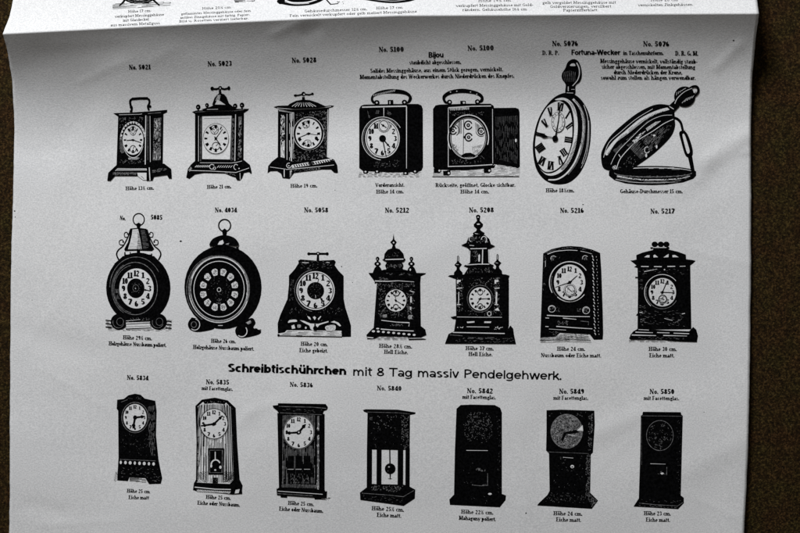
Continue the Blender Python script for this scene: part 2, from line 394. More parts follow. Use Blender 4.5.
STY = {  # thick, thin, serif length, dot radius
    'cap': (.25, .115, .16, .13), 'num': (.31, .15, .17, .14), 'light': (.18, .10, .13, .10), 'dial': (.33, .17, .10, .1),
    'heavy': (.315, .225, 0, .15), 'sans': (.19, .155, 0, .125), 'sansb': (.26, .18, 0, .14)}
def glyph(c, sl): return GS[c] if not sl and c in GS else G[c]
def width_of(s, sl=1): return sum(glyph(c, sl)[0] for c in s)
def letter(pr, s, x0, y0, x1, y1, cap, sty='cap', col='k', track=0.0):
    wt, wn, sl, dr = STY[sty]
    if not sl: track = -.03 if sty == 'heavy' else -.05
    W = width_of(s, sl) + track * len(s); kx = math.dist((x0, y0), (x1, y1)) / W
    ux, uy = (x1 - x0) / math.dist((x0, y0), (x1, y1)), (y1 - y0) / math.dist((x0, y0), (x1, y1))
    pen = 0.0
    # strokes keep their weight relative to a mean of the two scales
    ks = cap
    def T(gx, gy):
        X_, Y_ = (pen + gx) * kx, gy * cap
        return (x0 + ux * X_ + uy * Y_, y0 + uy * X_ - ux * Y_)
    pr.step()
    for c in s:
        adv, st = glyph(c, sl)
        for e in st:
            k = e[0]
            if k == 'v':
                _, x, ya, yb, fl = e; tw = wt * ks / kx / 2 * 0.95
                q = [(x - tw, ya), (x + tw, ya), (x + tw, yb), (x - tw, yb)]
                pr.poly(col, [T(*p) for p in q])
                if sl:
                    th = wn * 1.0
                    L = tw + sl * .8
                    if 't' in fl: pr.poly(col, [T(*p) for p in ((x - L, yb - th), (x + L, yb - th), (x + L, yb), (x - L, yb))])
                    if 'l' in fl: pr.poly(col, [T(*p) for p in ((x - L, yb - th), (x, yb - th), (x, yb), (x - L, yb))])
                    if 'b' in fl: pr.poly(col, [T(*p) for p in ((x - L, ya), (x + L, ya), (x + L, ya + th), (x - L, ya + th))])
                    if 'B' in fl: pr.poly(col, [T(*p) for p in ((x, ya), (x + L, ya), (x + L, ya + th), (x, ya + th))])
            elif k == 'h':
                _, xa, xb, y = e
                pr.poly(col, [T(*p) for p in ((xa, y - wn / 2), (xb, y - wn / 2), (xb, y + wn / 2), (xa, y + wn / 2))])
            elif k == 'd':
                _, xa, ya, xb, yb, kk = e; ww = (wt if kk == 't' or not sl else wn) * ks
                pr.stroke(col, [T(xa, ya), T(xb, yb)], ww)
            elif k == 'o':
                _, x, y = e; r = dr
                pr.poly(col, [T(x + r * math.cos(t * .785) * ks / kx * .9, y + r * math.sin(t * .785)) for t in range(8)])
            elif k == 'a':
                _, cx, cy, rx, ry, a0, a1 = e; n = max(4, int(abs(a1 - a0) / 24)); A, B = [], []
                for i in range(n + 1):
                    t = math.radians(a0 + (a1 - a0) * i / n); cs, sn = math.cos(t), math.sin(t)
                    wx = wt * ks / kx; wy = wn
                    A.append(T(cx + cs * (rx + wx * .25), cy + sn * (ry + wy * 0)))
                    ix = max(.01, rx - wx * .75); iy = max(.01, ry - wy * 1.0)
                    B.append(T(cx + cs * ix, cy + sn * iy))
                pr.strip(col, A, B)
        pen += adv + track
def caption(name, lines, label=None, sty='cap'):
    pr = Print(); pr.part(name)
    for ln in lines:
        s, x0, y0, x1, y1, cap = ln[:6]
        letter(pr, s, x0, y0, x1, y1, cap, ln[6] if len(ln) > 6 else sty)
    return pr.build(name, sheet, label)

# ------------------------------------------------------------------ engraving helper working in the coordinates of one enlarged detail
class Cl(Print):
    def __init__(s, name, ox, oy, k, label):
        super().__init__(); s.ox, s.oy, s.k = ox, oy, k; s.label = label; s.name = name; s.part(name)
    def t(s, p): return (s.ox + p[0] / s.k, s.oy + p[1] / s.k)
    def ts(s, pts): return [s.t(p) for p in pts]
    def Pg(s, col, pts, sm=False):
        s.step(); q = s.ts(pts)
        if sm: q = catmull(q, 5, True)
        s.poly(col, q)
    def R(s, col, x0, y0, x1, y1): s.Pg(col, [(x0, y0), (x1, y0), (x1, y1), (x0, y1)])
    def ell(s, cx, cy, rx, ry, rot=0, a0=0, a1=360, n=None):
        n = n or 40; c, sn = math.cos(math.radians(rot)), math.sin(math.radians(rot)); o = []
        full = abs(a1 - a0) >= 360
        for i in range(n if full else n + 1):
            t = math.radians(a0 + (a1 - a0) * i / n); x, y = rx * math.cos(t), ry * math.sin(t)
            o.append((cx + x * c - y * sn, cy + x * sn + y * c))
        return o
    def E(s, col, cx, cy, rx, ry=None, rot=0): s.Pg(col, s.ell(cx, cy, rx, rx if ry is None else ry, rot, n=36 if rx > 12 else 14))
    def RG(s, col, cx, cy, rx, ry, w, a0=0, a1=360, rot=0):
        if col == 'w' and w <= .41: col = 'g'; w *= 1.5
        s.step(); hw = w * s.k / 2
        A = s.ts(s.ell(cx, cy, rx + hw, ry + hw, rot, a0, a1 - .001, 44)); B = s.ts(s.ell(cx, cy, rx - hw, ry - hw, rot, a0, a1 - .001, 44))
        s.strip(col, A, B)
    def L(s, col, pts, w, w1=None, sm=False):
        if col == 'w' and w <= .36: col = 'g'; w *= 1.4
        s.step(); q = s.ts(pts)
        if sm: q = catmull(q, 6)
        s.stroke(col, q, w, w1)
    def H(s, col, pts, ang, sp, w, brk=0.0, jit=0.15):
        """engraver's hatching clipped to a polygon; sp and w in page units"""
        if col == 'w' and w <= .36: col = 'g'; w *= 1.35
        elif col == 'w': w *= .88
        s.step(); pg = s.ts(pts); ca, sa = math.cos(math.radians(ang)), math.sin(math.radians(ang))
        rp = [(x * ca + y * sa, -x * sa + y * ca) for x, y in pg]
        y = min(p[1] for p in rp) + sp * .5; ymax = max(p[1] for p in rp)
        while y < ymax:
            xs = []; j = len(rp) - 1
            for i in range(len(rp)):
                (xi, yi), (xj, yj) = rp[i], rp[j]
                if (yi > y) != (yj > y): xs.append((xj - xi) * (y - yi) / (yj - yi) + xi)
                j = i
            xs.sort()
            for x0, x1 in zip(xs[::2], xs[1::2]):
                p = x0 + random.uniform(0, .6)
                while p < x1 - .3:
                    e = x1 - random.uniform(0, .5) if brk == 0 else min(x1, p + random.uniform(.6, 1.6) / brk)
                    if e - p > .3:
                        ww = w * random.uniform(1 - jit * 2, 1 + jit * 2); yy = y + random.uniform(-1, 1) * sp * .12
                        y2 = yy + random.uniform(-1, 1) * sp * .1
                        s.stroke(col, [(p * ca - yy * sa, p * sa + yy * ca), (e * ca - y2 * sa, e * sa + y2 * ca)], ww, ww * random.uniform(.5, 1))
                    p = e + (99999 if brk == 0 else random.uniform(.3, .9) / brk)
            y += sp * random.uniform(.85, 1.15)
    def S(s, col, pts, n, l=1.4, w=.45, ang=None):
        """short engraved flecks scattered through a polygon"""
        s.step(); pg = s.ts(pts)
        x0, x1 = min(p[0] for p in pg), max(p[0] for p in pg); y0, y1 = min(p[1] for p in pg), max(p[1] for p in pg)
        k = 0; tries = 0
        if col == 'w' and w < .62: col = 'g'; w *= 1.15
        elif col == 'w': w *= .75; n = int(n * .8)
        while k < n and tries < n * 30:
            tries += 1; x, y = random.uniform(x0, x1), random.uniform(y0, y1)
            if not inpoly(x, y, pg): continue
            t = math.radians(ang + random.uniform(-18, 18)) if ang is not None else random.uniform(0, 6.28)
            ll = l * random.uniform(.4, 1.3) / 2; dx, dy = math.cos(t) * ll, math.sin(t) * ll
            b = random.uniform(-.35, .35) * ll
            s.stroke(col, [(x - dx, y - dy), (x - dy * b, y + dx * b), (x + dx, y + dy)], w * random.uniform(.6, 1.3), w * random.uniform(.3, .9)); k += 1
    def wood(s, pts, n=1.0, gray=True):
        """fine light grain over a dark case"""
        pg = s.ts(pts)
        ar = abs(sum(pg[i - 1][0] * pg[i][1] - pg[i][0] * pg[i - 1][1] for i in range(len(pg)))) / 2
        s.S('w', pts, int(ar * .05 * n), 1.1, .24)
    def dial(s, cx, cy, rx, ry, style='roman', hands=(), sub=None, rim=1.0, track=True, face='w', num=.78, nsz=.21, hub=.0, shear=0.0, rot=0.0, gap=None):
        k = s.k; s.part('dial')
        def pt(deg, r, q=1.0):
            t = math.radians(deg); x, y = math.sin(t) * rx * r * q, -math.cos(t) * ry * r * q
            y += shear * x
            c, sn = math.cos(math.radians(rot)), math.sin(math.radians(rot))
            return (cx + x * c - y * sn, cy + x * sn + y * c)
        ring = lambda r, n=48: [pt(i * 360 / n, r) for i in range(n)]
        if rim: s.Pg('k', ring(1 + rim * k / rx))
        if face == 'w': s.Pg('w', ring(1.0))
        if track:
            s.step(); A = s.ts([pt(i * 7.5, .945) for i in range(49)]); B = s.ts([pt(i * 7.5, .905) for i in range(49)]); s.strip('k', A, B)
        R_ = rx / k
        for hnum in range(1, 13):
            deg = hnum * 30
            if style == 'roman':
                reps = {1: 1, 2: 2, 3: 3, 4: 3, 5: 2, 6: 3, 7: 3, 8: 4, 9: 2, 10: 2, 11: 3, 12: 3}[hnum]
                ws = R_ * .085
                if R_ < 16:
                    wd_ = R_ * (.055 + .045 * reps)
                    s.L('k', [pt(deg, .66), pt(deg, .89)], wd_ * .8, wd_ * 1.1); continue
                for q in range(reps):
                    off = (q - (reps - 1) / 2) * 7.0
                    tilt = 0
                    if hnum in (5, 6, 7, 8) and q >= reps - 2: tilt = 2 * (1 if q % 2 else -1)
                    if hnum in (9, 10, 11, 12) and q < 2: tilt = 2.5 * (1 if q % 2 else -1)
                    s.L('k', [pt(deg + off - tilt, .62), pt(deg + off + tilt, .87)], ws * (1.25 if q % 2 == 0 else .9))
            elif style == 'arabic':
                x, y = pt(deg, num); hgt_ = ry * nsz * 1.22; wd = rx * nsz * (1.0 if hnum < 10 else 1.35)
                px, py = s.t((x - wd / 2, y + hgt_ / 2)); qx, qy = s.t((x + wd / 2, y + hgt_ / 2))
                letter(s, str(hnum), px, py, qx, qy, hgt_ / k, 'dial')
            elif style == 'bars':
                s.L('k', [pt(deg, num - nsz * .55), pt(deg, num + nsz * .55)], R_ * .13)
            elif style == 'plaques':
                pass
        if sub:
            dx, dy, r = sub; s.RG('k', cx + dx * rx, cy + dy * ry, rx * r, ry * r, max(.45, R_ * .04)); s.RG('k', cx + dx * rx, cy + dy * ry, rx * r * .55, ry * r * .55, .3)
            for q in range(4): 
                s.L('k', [(cx + dx * rx + rx * r * .6 * math.cos(q * 1.57), cy + dy * ry + ry * r * .6 * math.sin(q * 1.57)), (cx + dx * rx + rx * r * .95 * math.cos(q * 1.57), cy + dy * ry + ry * r * .95 * math.sin(q * 1.57))], .5)
            s.L('k', [(cx + dx * rx, cy + dy * ry), (cx + dx * rx - rx * r * .6, cy + dy * ry - ry * r * .35)], .5)
        if hands:
            s.part('clock_hand')
            for deg, ln, wd in hands:
                s.L('k', [pt(deg + 180, .16), pt(deg, ln * .55), pt(deg, ln)], wd * .95, wd * .65)
                if ln < .62 or wd > 1.1: s.E('k', *pt(deg, ln * .72), wd * k * .75)
            s.E('k', cx, cy, max(rx * .10, max(h_[2] for h_ in hands) * k * .85))
    def done(s): return s.build(s.name, sheet, s.label)
    def at(s, ox, oy, k): s.ox, s.oy, s.k = ox, oy, k

# ================================================================== first row of clocks
def clock_square_handle():
    c = Cl("carriage_clock_engraving", 100, 90, 10, "small carriage clock with a square carrying handle and an oval dial")
    c.Pg('k', [(182, 250), (635, 235), (628, 740), (470, 770), (165, 760)])
    c.Pg('k', [(132, 232), (300, 226), (520, 212), (672, 198), (672, 222), (632, 242), (485, 250), (185, 268)])
    c.L('w', [(190, 248), (400, 243), (420, 238)], .45); c.L('w', [(480, 236), (610, 226)], .35)
    c.Pg('g', [(540, 285), (612, 278), (605, 700), (528, 705)]); c.S('w', [(545, 300), (605, 295), (600, 690), (535, 690)], 60, 2.2, .8, 90)
    c.H('k', [(540, 285), (612, 278), (605, 700), (528, 705)], 88, 1.15, .42, .25); c.S('k', [(535, 300), (612, 290), (607, 590), (530, 600)], 60, 1.6, .7)
    c.S('k', [(540, 480), (612, 470), (607, 600), (530, 610)], 40, 2, 1.0)
    c.L('w', [(458, 255), (452, 745)], .9); c.L('w', [(500, 260), (503, 720)], .5); c.L('w', [(478, 260), (478, 700)], .25)
    c.S('w', [(200, 280), (440, 270), (440, 330), (200, 420)], 46, 1.6, .4)
    c.RG('w', 330, 500, 128, 182, .45, 180, 352); c.RG('w', 335, 500, 112, 165, .8, 285, 350)
    for q in range(12): 
        t = math.radians(195 + q * 13); c.E('w', 330 + 122 * math.cos(t), 500 + 176 * math.sin(t), 9, 12)
    c.H('w', [(195, 480), (230, 440), (232, 560), (255, 620), (215, 640), (195, 590)], 60, .8, .35)
    c.RG('w', 332, 500, 104, 176, .55, 20, 160); c.H('w', [(270, 675), (400, 672), (380, 698), (290, 698)], 88, .8, .45)
    c.S('w', [(190, 690), (440, 680), (440, 740), (190, 740)], 30, 1.4, .35)
    c.part('plinth'); 
    c.Pg('k', [(165, 750), (470, 765), (640, 735), (712, 790), (718, 885), (690, 885), (670, 850), (540, 868), (525, 905), (465, 908), (465, 860), (150, 860), (105, 910), (72, 906), (82, 828)])
    c.Pg('w', [(178, 782), (465, 785), (468, 806), (150, 808)]); c.H('k', [(178, 782), (465, 785), (468, 806), (150, 808)], 0, .7, .3)
    c.H('w', [(130, 822), (370, 822), (360, 850), (125, 855)], 100, .65, .35, .5)
    c.Pg('w', [(372, 828), (465, 828), (465, 900), (430, 900), (380, 862)]); c.L('k', [(412, 862), (440, 888)], .5)
    c.L('w', [(492, 775), (500, 905)], .9); c.H('w', [(520, 800), (650, 775), (680, 800), (520, 830)], -8, .7, .3, .3); 
    c.part('carrying_handle')
    c.L('k', [(312, 215), (318, 180), (305, 150), (302, 110), (320, 92), (345, 86)], 2.2, sm=True); c.L('k', [(320, 90), (400, 84), (478, 84)], 2.6)
    c.L('k', [(470, 84), (492, 100), (492, 135), (478, 165), (490, 205)], 2.0, sm=True); c.E('k', 312, 172, 16, 14); c.E('k', 500, 165, 14, 14); c.R('k', 297, 205, 325, 222)
    c.dial(330, 500, 104, 148, 'roman', [(103, .8, .8), (268, .62, .9)], (0, -.62, .3), .35, False)
    c.RG('k', 330, 588, 30, 34, .5); c.L('k', [(330, 588), (345, 560)], .4)
    c.done()
def clock_key_top():
    c = Cl("carriage_clock_engraving", 180, 82, 10, "carriage clock with a bell dome, winding key and four corner balls")
    c.Pg('k', [(150, 310), (640, 290), (635, 800), (150, 820)])
    c.Pg('k', [(120, 300), (160, 285), (500, 268), (690, 268), (680, 285), (640, 310), (580, 328), (480, 340), (160, 325)])
    c.L('w', [(150, 302), (300, 292), (560, 288), (640, 276)], .35)
    c.Pg('w', [(222, 345), (515, 338), (500, 775), (222, 770)])
    c.L('k', [(240, 366), (500, 362)], .3); c.L('w', [(208, 350), (206, 790)], .3); c.L('w', [(185, 340), (185, 800)], .45)
    c.L('w', [(520, 340), (512, 790)], .25); c.L('w', [(556, 325), (548, 790)], .7); c.H('w', [(520, 360), (545, 360), (535, 790), (515, 790)], 90, .8, .25, .3)
    c.Pg('g', [(585, 350), (618, 345), (612, 760), (580, 775)]); c.S('w', [(590, 350), (615, 350), (610, 720), (582, 720)], 22, 2.4, .8, 90); c.S('k', [(580, 440), (620, 430), (615, 760), (576, 775)], 70, 2.2, .9, 90); c.H('k', [(585, 350), (618, 345), (612, 760), (580, 775)], 90, .9, .3, .2)
    c.part('plinth')
    c.Pg('k', [(150, 790), (250, 800), (500, 800), (640, 780), (700, 830), (718, 905), (712, 920), (690, 900), (640, 910), (622, 960), (600, 985), (572, 985), (555, 955), (520, 945), (450, 915), (240, 910), (150, 925), (112, 955), (95, 968), (62, 955), (78, 870), (110, 825)])
    c.L('w', [(200, 808), (510, 810), (560, 805), (620, 790)], .4); c.L('w', [(100, 885), (300, 890), (560, 905), (690, 860)], .5)
    for q in range(8): c.L('w', [(150 + q * 18, 852), (172 + q * 18, 832)], .7, .4)
    for q in range(7): c.L('w', [(372 + q * 22, 856), (392 + q * 22, 834)], .6, .35)
    c.RG('w', 320, 848, 24, 24, .6, 60, 330); c.RG('w', 345, 862, 12, 12, .5); c.RG('w', 560, 850, 22, 26, .6, 90, 320); c.E('w', 590, 865, 6)
    c.H('w', [(80, 880), (115, 840), (120, 875), (95, 900)], 60, .8, .4); c.L('w', [(600, 910), (602, 975)], .5); c.S('w', [(450, 905), (550, 910), (550, 940), (460, 915)], 20, 1, .4)
    c.part('bell')
    c.Pg('k', [(330, 235), (322, 225), (345, 160), (380, 120), (400, 112), (440, 122), (465, 150), (490, 215), (550, 262), (540, 280), (262, 290), (210, 275), (310, 245)])
    c.Pg('w', [(350, 225), (372, 178), (400, 190), (455, 228)]); c.H('w', [(350, 190), (375, 130), (410, 125), (395, 190)], 70, .8, .45); c.L('w', [(270, 275), (380, 272)], .4)
    c.R('k', 388, 80, 412, 120)
    c.part('winding_key'); c.L('k', [(320, 68), (360, 72), (400, 62), (445, 72), (490, 62)], 1.9); c.E('k', 322, 66, 18, 20); c.E('k', 488, 62, 15, 20); c.E('k', 402, 58, 19, 18); c.E('w', 402, 62, 7)
    for x, y, r in ((182, 250, 23), (270, 232, 19), (552, 240, 22), (620, 232, 23)):
        c.part('corner_ball'); c.E('k', x, y, r, r * 1.1); c.L('k', [(x, y + r), (x, y + r + 22)], 1.5); c.E('w', x - 3, y + 2, r * .2)
    c.dial(358, 565, 128, 152, 'roman', [(40, .82, .7), (140, .6, 1.0)], (-.1, -.58, .3), 0, False)
    c.RG('k', 358, 565, 128, 152, .3); c.RG('k', 358, 640, 36, 38, .5); c.L('k', [(358, 640), (378, 618)], .4)
    c.done()
def clock_fluted_top():
    c = Cl("carriage_clock_engraving", 262, 88, 10, "carriage clock with a low fluted dome and thin winding key")
    c.Pg('k', [(160, 220), (320, 240), (670, 205), (652, 760), (318, 760), (158, 700)])
    c.Pg('k', [(115, 190), (160, 178), (250, 175), (640, 180), (700, 175), (722, 178), (705, 192), (660, 205), (520, 232), (310, 240), (170, 212)])
    c.L('w', [(150, 200), (330, 215), (560, 205), (690, 186)], .5); c.L('w', [(170, 228), (320, 248)], .45); c.S('w', [(250, 190), (640, 185), (600, 200), (300, 215)], 40, 1, .35)
    c.Pg('w', [(188, 270), (228, 275), (225, 700), (186, 690)]); c.H('k', [(188, 270), (228, 275), (225, 700), (186, 690)], 90, 1, .45, .2); c.S('k', [(188, 260), (228, 265), (226, 560), (186, 560)], 70, 2.2, .9, 90)
    c.L('w', [(250, 260), (250, 720)], .5); c.H('w', [(268, 250), (322, 245), (318, 740), (268, 730)], 90, .75, .4, .1); c.L('w', [(294, 255), (294, 740)], .9)
    c.S('w', [(335, 250), (650, 225), (645, 330), (600, 330), (450, 275), (335, 380)], 90, 1.3, .42); c.S('w', [(325, 600), (400, 650), (640, 560), (640, 725), (325, 735)], 120, 1.4, .4)
    c.L('w', [(660, 215), (652, 700)], .7); c.H('w', [(610, 300), (648, 280), (645, 560), (618, 560)], 80, .9, .35, .4)
    c.part('plinth')
    c.Pg('k', [(158, 690), (320, 740), (560, 712), (650, 692), (720, 715), (752, 770), (760, 845), (745, 850), (720, 845), (690, 815), (600, 815), (320, 850), (275, 908), (205, 900), (190, 855), (150, 830), (85, 832), (55, 850), (62, 780), (100, 735)])
    c.L('w', [(80, 790), (240, 812)], .4); c.Pg('w', [(300, 770), (420, 750), (690, 705), (715, 725), (560, 760), (300, 800)])
    for q in range(16): c.L('k', [(318 + q * 24, 770 - q * 3.6), (332 + q * 24, 792 - q * 3.8)], 1.1)
    c.E('k', 490, 752, 28, 18); c.S('w', [(460, 738), (520, 735), (520, 765), (460, 770)], 14, 1, .5); c.RG('w', 270, 775, 24, 24, .6, 0, 290); c.E('w', 268, 778, 6); c.E('k', 700, 725, 10)
    c.L('w', [(240, 815), (420, 800), (720, 770)], .5); c.L('w', [(222, 815), (222, 890)], .8); c.H('w', [(275, 820), (300, 820), (290, 890), (275, 895)], 90, .6, .4); c.S('w', [(310, 815), (580, 790), (580, 815), (320, 845)], 50, 1, .4)
    c.part('dome'); c.Pg('k', [(245, 190), (275, 160), (340, 128), (410, 116), (480, 122), (560, 148), (640, 185), (560, 205), (320, 210)])
    for q in range(9): c.L('w', [(300 + q * 30, 185 + (q % 2) * 4), (358 + q * 14, 145)], .75, .3)
    c.R('k', 400, 90, 428, 122)
    c.part('winding_key'); c.L('k', [(318, 74), (360, 74), (415, 62), (470, 68), (515, 58)], 1.5); c.E('k', 415, 60, 20, 22); c.E('w', 420, 64, 8); c.E('k', 335, 75, 14, 12); c.E('k', 505, 58, 12, 12)
    c.RG('w', 465, 455, 152, 165, .5); c.RG('k', 465, 455, 142, 155, .9)
    c.dial(465, 457, 130, 150, 'roman', [(250, .86, .9), (97, .72, .6)], None, .5, False)
    c.E('k', 543, 502, 16, 18); c.RG('k', 455, 550, 38, 32, .4); c.RG('k', 440, 365, 34, 34, .4); c.S('k', [(410, 330), (480, 330), (480, 400), (410, 400)], 18, 1.2, .5); c.S('k', [(430, 530), (490, 520), (490, 580), (430, 580)], 16, 1.2, .45)
    c.done()
def travel_front():
    c = Cl("travel_alarm_engraving", 352, 84, 10, "black rounded travelling alarm clock with strap handle, seen from the front")
    c.H('k', [(70, 885), (700, 880), (690, 930), (60, 935)], 0, 1.1, .3, .3)
    c.Pg('k', [(72, 250), (90, 218), (120, 207), (400, 200), (560, 200), (660, 200), (695, 215), (708, 250), (710, 830), (695, 865), (660, 880), (400, 885), (110, 870), (72, 840)])
    c.L('w', [(100, 232), (330, 226), (545, 222)], 1.3); c.L('w', [(318, 238), (318, 330)], .9, .4); c.L('w', [(545, 225), (545, 845)], 1.0, .5)
    c.H('w', [(240, 260), (275, 262), (265, 300), (235, 300)], 88, .9, .3); c.H('w', [(355, 260), (400, 300), (380, 320), (350, 300)], 70, .9, .25); c.H('w', [(155, 260), (180, 340), (160, 340)], 80, .8, .25)
    c.RG('w', 305, 545, 205, 215, .55, 95, 330); c.RG('w', 305, 545, 190, 200, .3, 110, 320); c.S('w', [(220, 780), (480, 760), (470, 830), (220, 840)], 42, 1.4, .3)
    for x, y in ((135, 875), (250, 872), (535, 890), (630, 872)):
        c.part('foot'); c.Pg('k', [(x - 25, y - 20), (x + 28, y - 20), (x + 30, y + 10), (x + 18, y + 20), (x - 22, y + 18)]); c.E('w', x, y + 2, 10, 8)
    c.part('carrying_handle')
    o = [(210, 195), (188, 160), (200, 115), (260, 75), (380, 52), (500, 60), (570, 92), (600, 140), (580, 185), (545, 195), (560, 165), (565, 130), (520, 105), (420, 95), (300, 100), (225, 125), (212, 155), (235, 190)]
    c.Pg('k', o, True)
    for q in range(14): c.L('w', [(215 + q * 16, 122 - q * 4.2 + q * q * .06), (222 + q * 16, 104 - q * 3.8)], .5)
    for x, y in ((248, 185), (525, 182)): c.E('k', x, y, 27, 24); c.E('w', x, y + 2, 9)
    c.R('k', 358, 160, 412, 205); c.R('w', 374, 172, 384, 200)
    c.dial(305, 545, 172, 195, 'arabic', [(136, .62, 1.5), (167, .96, 1.3)], None, .0, True, num=.74, nsz=.22)
    c.part('alarm_dial'); c.E('w', 318, 420, 58, 60); c.RG('k', 318, 420, 46, 52, .75); c.RG('k', 318, 420, 60, 62, .3); c.L('k', [(290, 400), (345, 440)], 1.0); c.E('k', 312, 416, 12); c.H('k', [(235, 405), (262, 405), (262, 435), (235, 435)], 90, .7, .4); c.H('k', [(372, 405), (395, 405), (395, 435), (372, 435)], 90, .7, .4)
    c.E('k', 305, 545, 34, 34)
    c.done()
def travel_back():
    c = Cl("travel_alarm_engraving", 428, 84, 8, "black travelling alarm clock with its back door open on the movement")
    c.Pg('w', [(40, 670), (735, 640), (730, 735), (35, 740)]); c.H('k', [(40, 700), (735, 650), (730, 742), (35, 745)], 0, .85, .32, .1); c.H('k', [(540, 640), (700, 665), (600, 690)], 10, .8, .3, .2)
    c.L('k', [(35, 742), (730, 742)], .8)
    c.part('open_door'); c.Pg('k', [(525, 192), (700, 190), (725, 200), (732, 225), (735, 660), (720, 675), (690, 665), (525, 640)])
    c.H('w', [(540, 260), (720, 250), (720, 640), (540, 600)], 90, 1.3, .13, .14); c.E('w', 703, 452, 7, 14)
    c.part('case'); c.Pg('k', [(40, 200), (60, 172), (90, 165), (300, 158), (500, 158), (525, 175), (530, 200), (530, 640), (510, 665), (200, 690), (60, 685), (40, 660)])
    c.L('w', [(162, 190), (162, 665)], .6); c.L('w', [(165, 190), (350, 178), (505, 176)], .9); c.H('w', [(175, 184), (330, 184), (330, 205), (175, 215)], 90, .8, .5, .3); c.L('w', [(516, 200), (518, 635)], .5)
    c.L('w', [(165, 660), (340, 656), (515, 645)], .8); c.S('w', [(175, 220), (450, 215), (450, 245), (175, 260)], 34, 1.4, .3); c.S('w', [(175, 600), (460, 570), (460, 630), (175, 640)], 34, 1.6, .35)
    c.Pg('k', [(540, 645), (530, 670), (300, 690), (165, 690), (165, 668), (515, 655)])
    c.part('movement'); c.RG('w', 322, 430, 162, 182, .9, 150, 378); c.E('w', 322, 430, 144, 162); c.RG('k', 322, 430, 138, 156, .8, 0, 360); 
    c.H('k', [(240, 300), (270, 290), (270, 400), (235, 400)], 90, .6, .35); c.H('k', [(370, 300), (415, 330), (415, 380), (380, 380)], 85, .7, .35); c.L('k', [(286, 285), (282, 560)], .6); c.S('k', [(200, 480), (250, 500), (240, 560), (200, 520)], 34, 1.2, .4); c.H('k', [(350, 500), (440, 480), (400, 560), (360, 560)], 60, .7, .3, .4)
    for x, y, r in ((322, 330, 30), (200, 372, 28), (425, 378, 24), (325, 425, 28)):
        c.RG('k', x, y, r, r * 1.1, 1.25, 20, 340); c.E('k', x, y, r * .5); c.E('w', x, y, r * .16)
    c.RG('k', 205, 370, 44, 46, .6, -70, 60); c.RG('k', 425, 370, 42, 48, .6, 60, 170); c.E('k', 290, 425, 9); c.Pg('k', [(265, 570), (300, 552), (340, 550), (380, 568), (375, 585), (340, 578), (300, 582), (270, 590)])
    c.RG('k', 322, 430, 150, 169, 1.2); c.RG('w', 322, 430, 150, 168, .5, 60, 150)
    for x, y in ((75, 695), (150, 715), (475, 695)):
        c.part('foot'); c.Pg('k', [(x - 30, y - 20), (x + 30, y - 22), (x + 32, y + 8), (x + 15, y + 20), (x - 28, y + 16)]); c.E('w', x + 16, y - 2, 8, 8)
    c.part('carrying_handle')
    c.Pg('k', [(135, 155), (115, 120), (125, 85), (180, 52), (280, 38), (390, 60), (440, 95), (440, 140), (400, 155), (415, 130), (420, 110), (380, 85), (280, 72), (190, 82), (145, 105), (140, 130), (165, 155)], True)
    for x, y in ((172, 145), (395, 142)): c.E('k', x, y, 20, 20); c.E('w', x + 2, y, 8)
    c.R('k', 258, 135, 302, 165); c.E('w', 287, 150, 9, 8)
    for x, y in ((180, 65), (230, 58), (340, 64), (390, 82)): c.E('w', x, y, 5, 4)
    c.done()
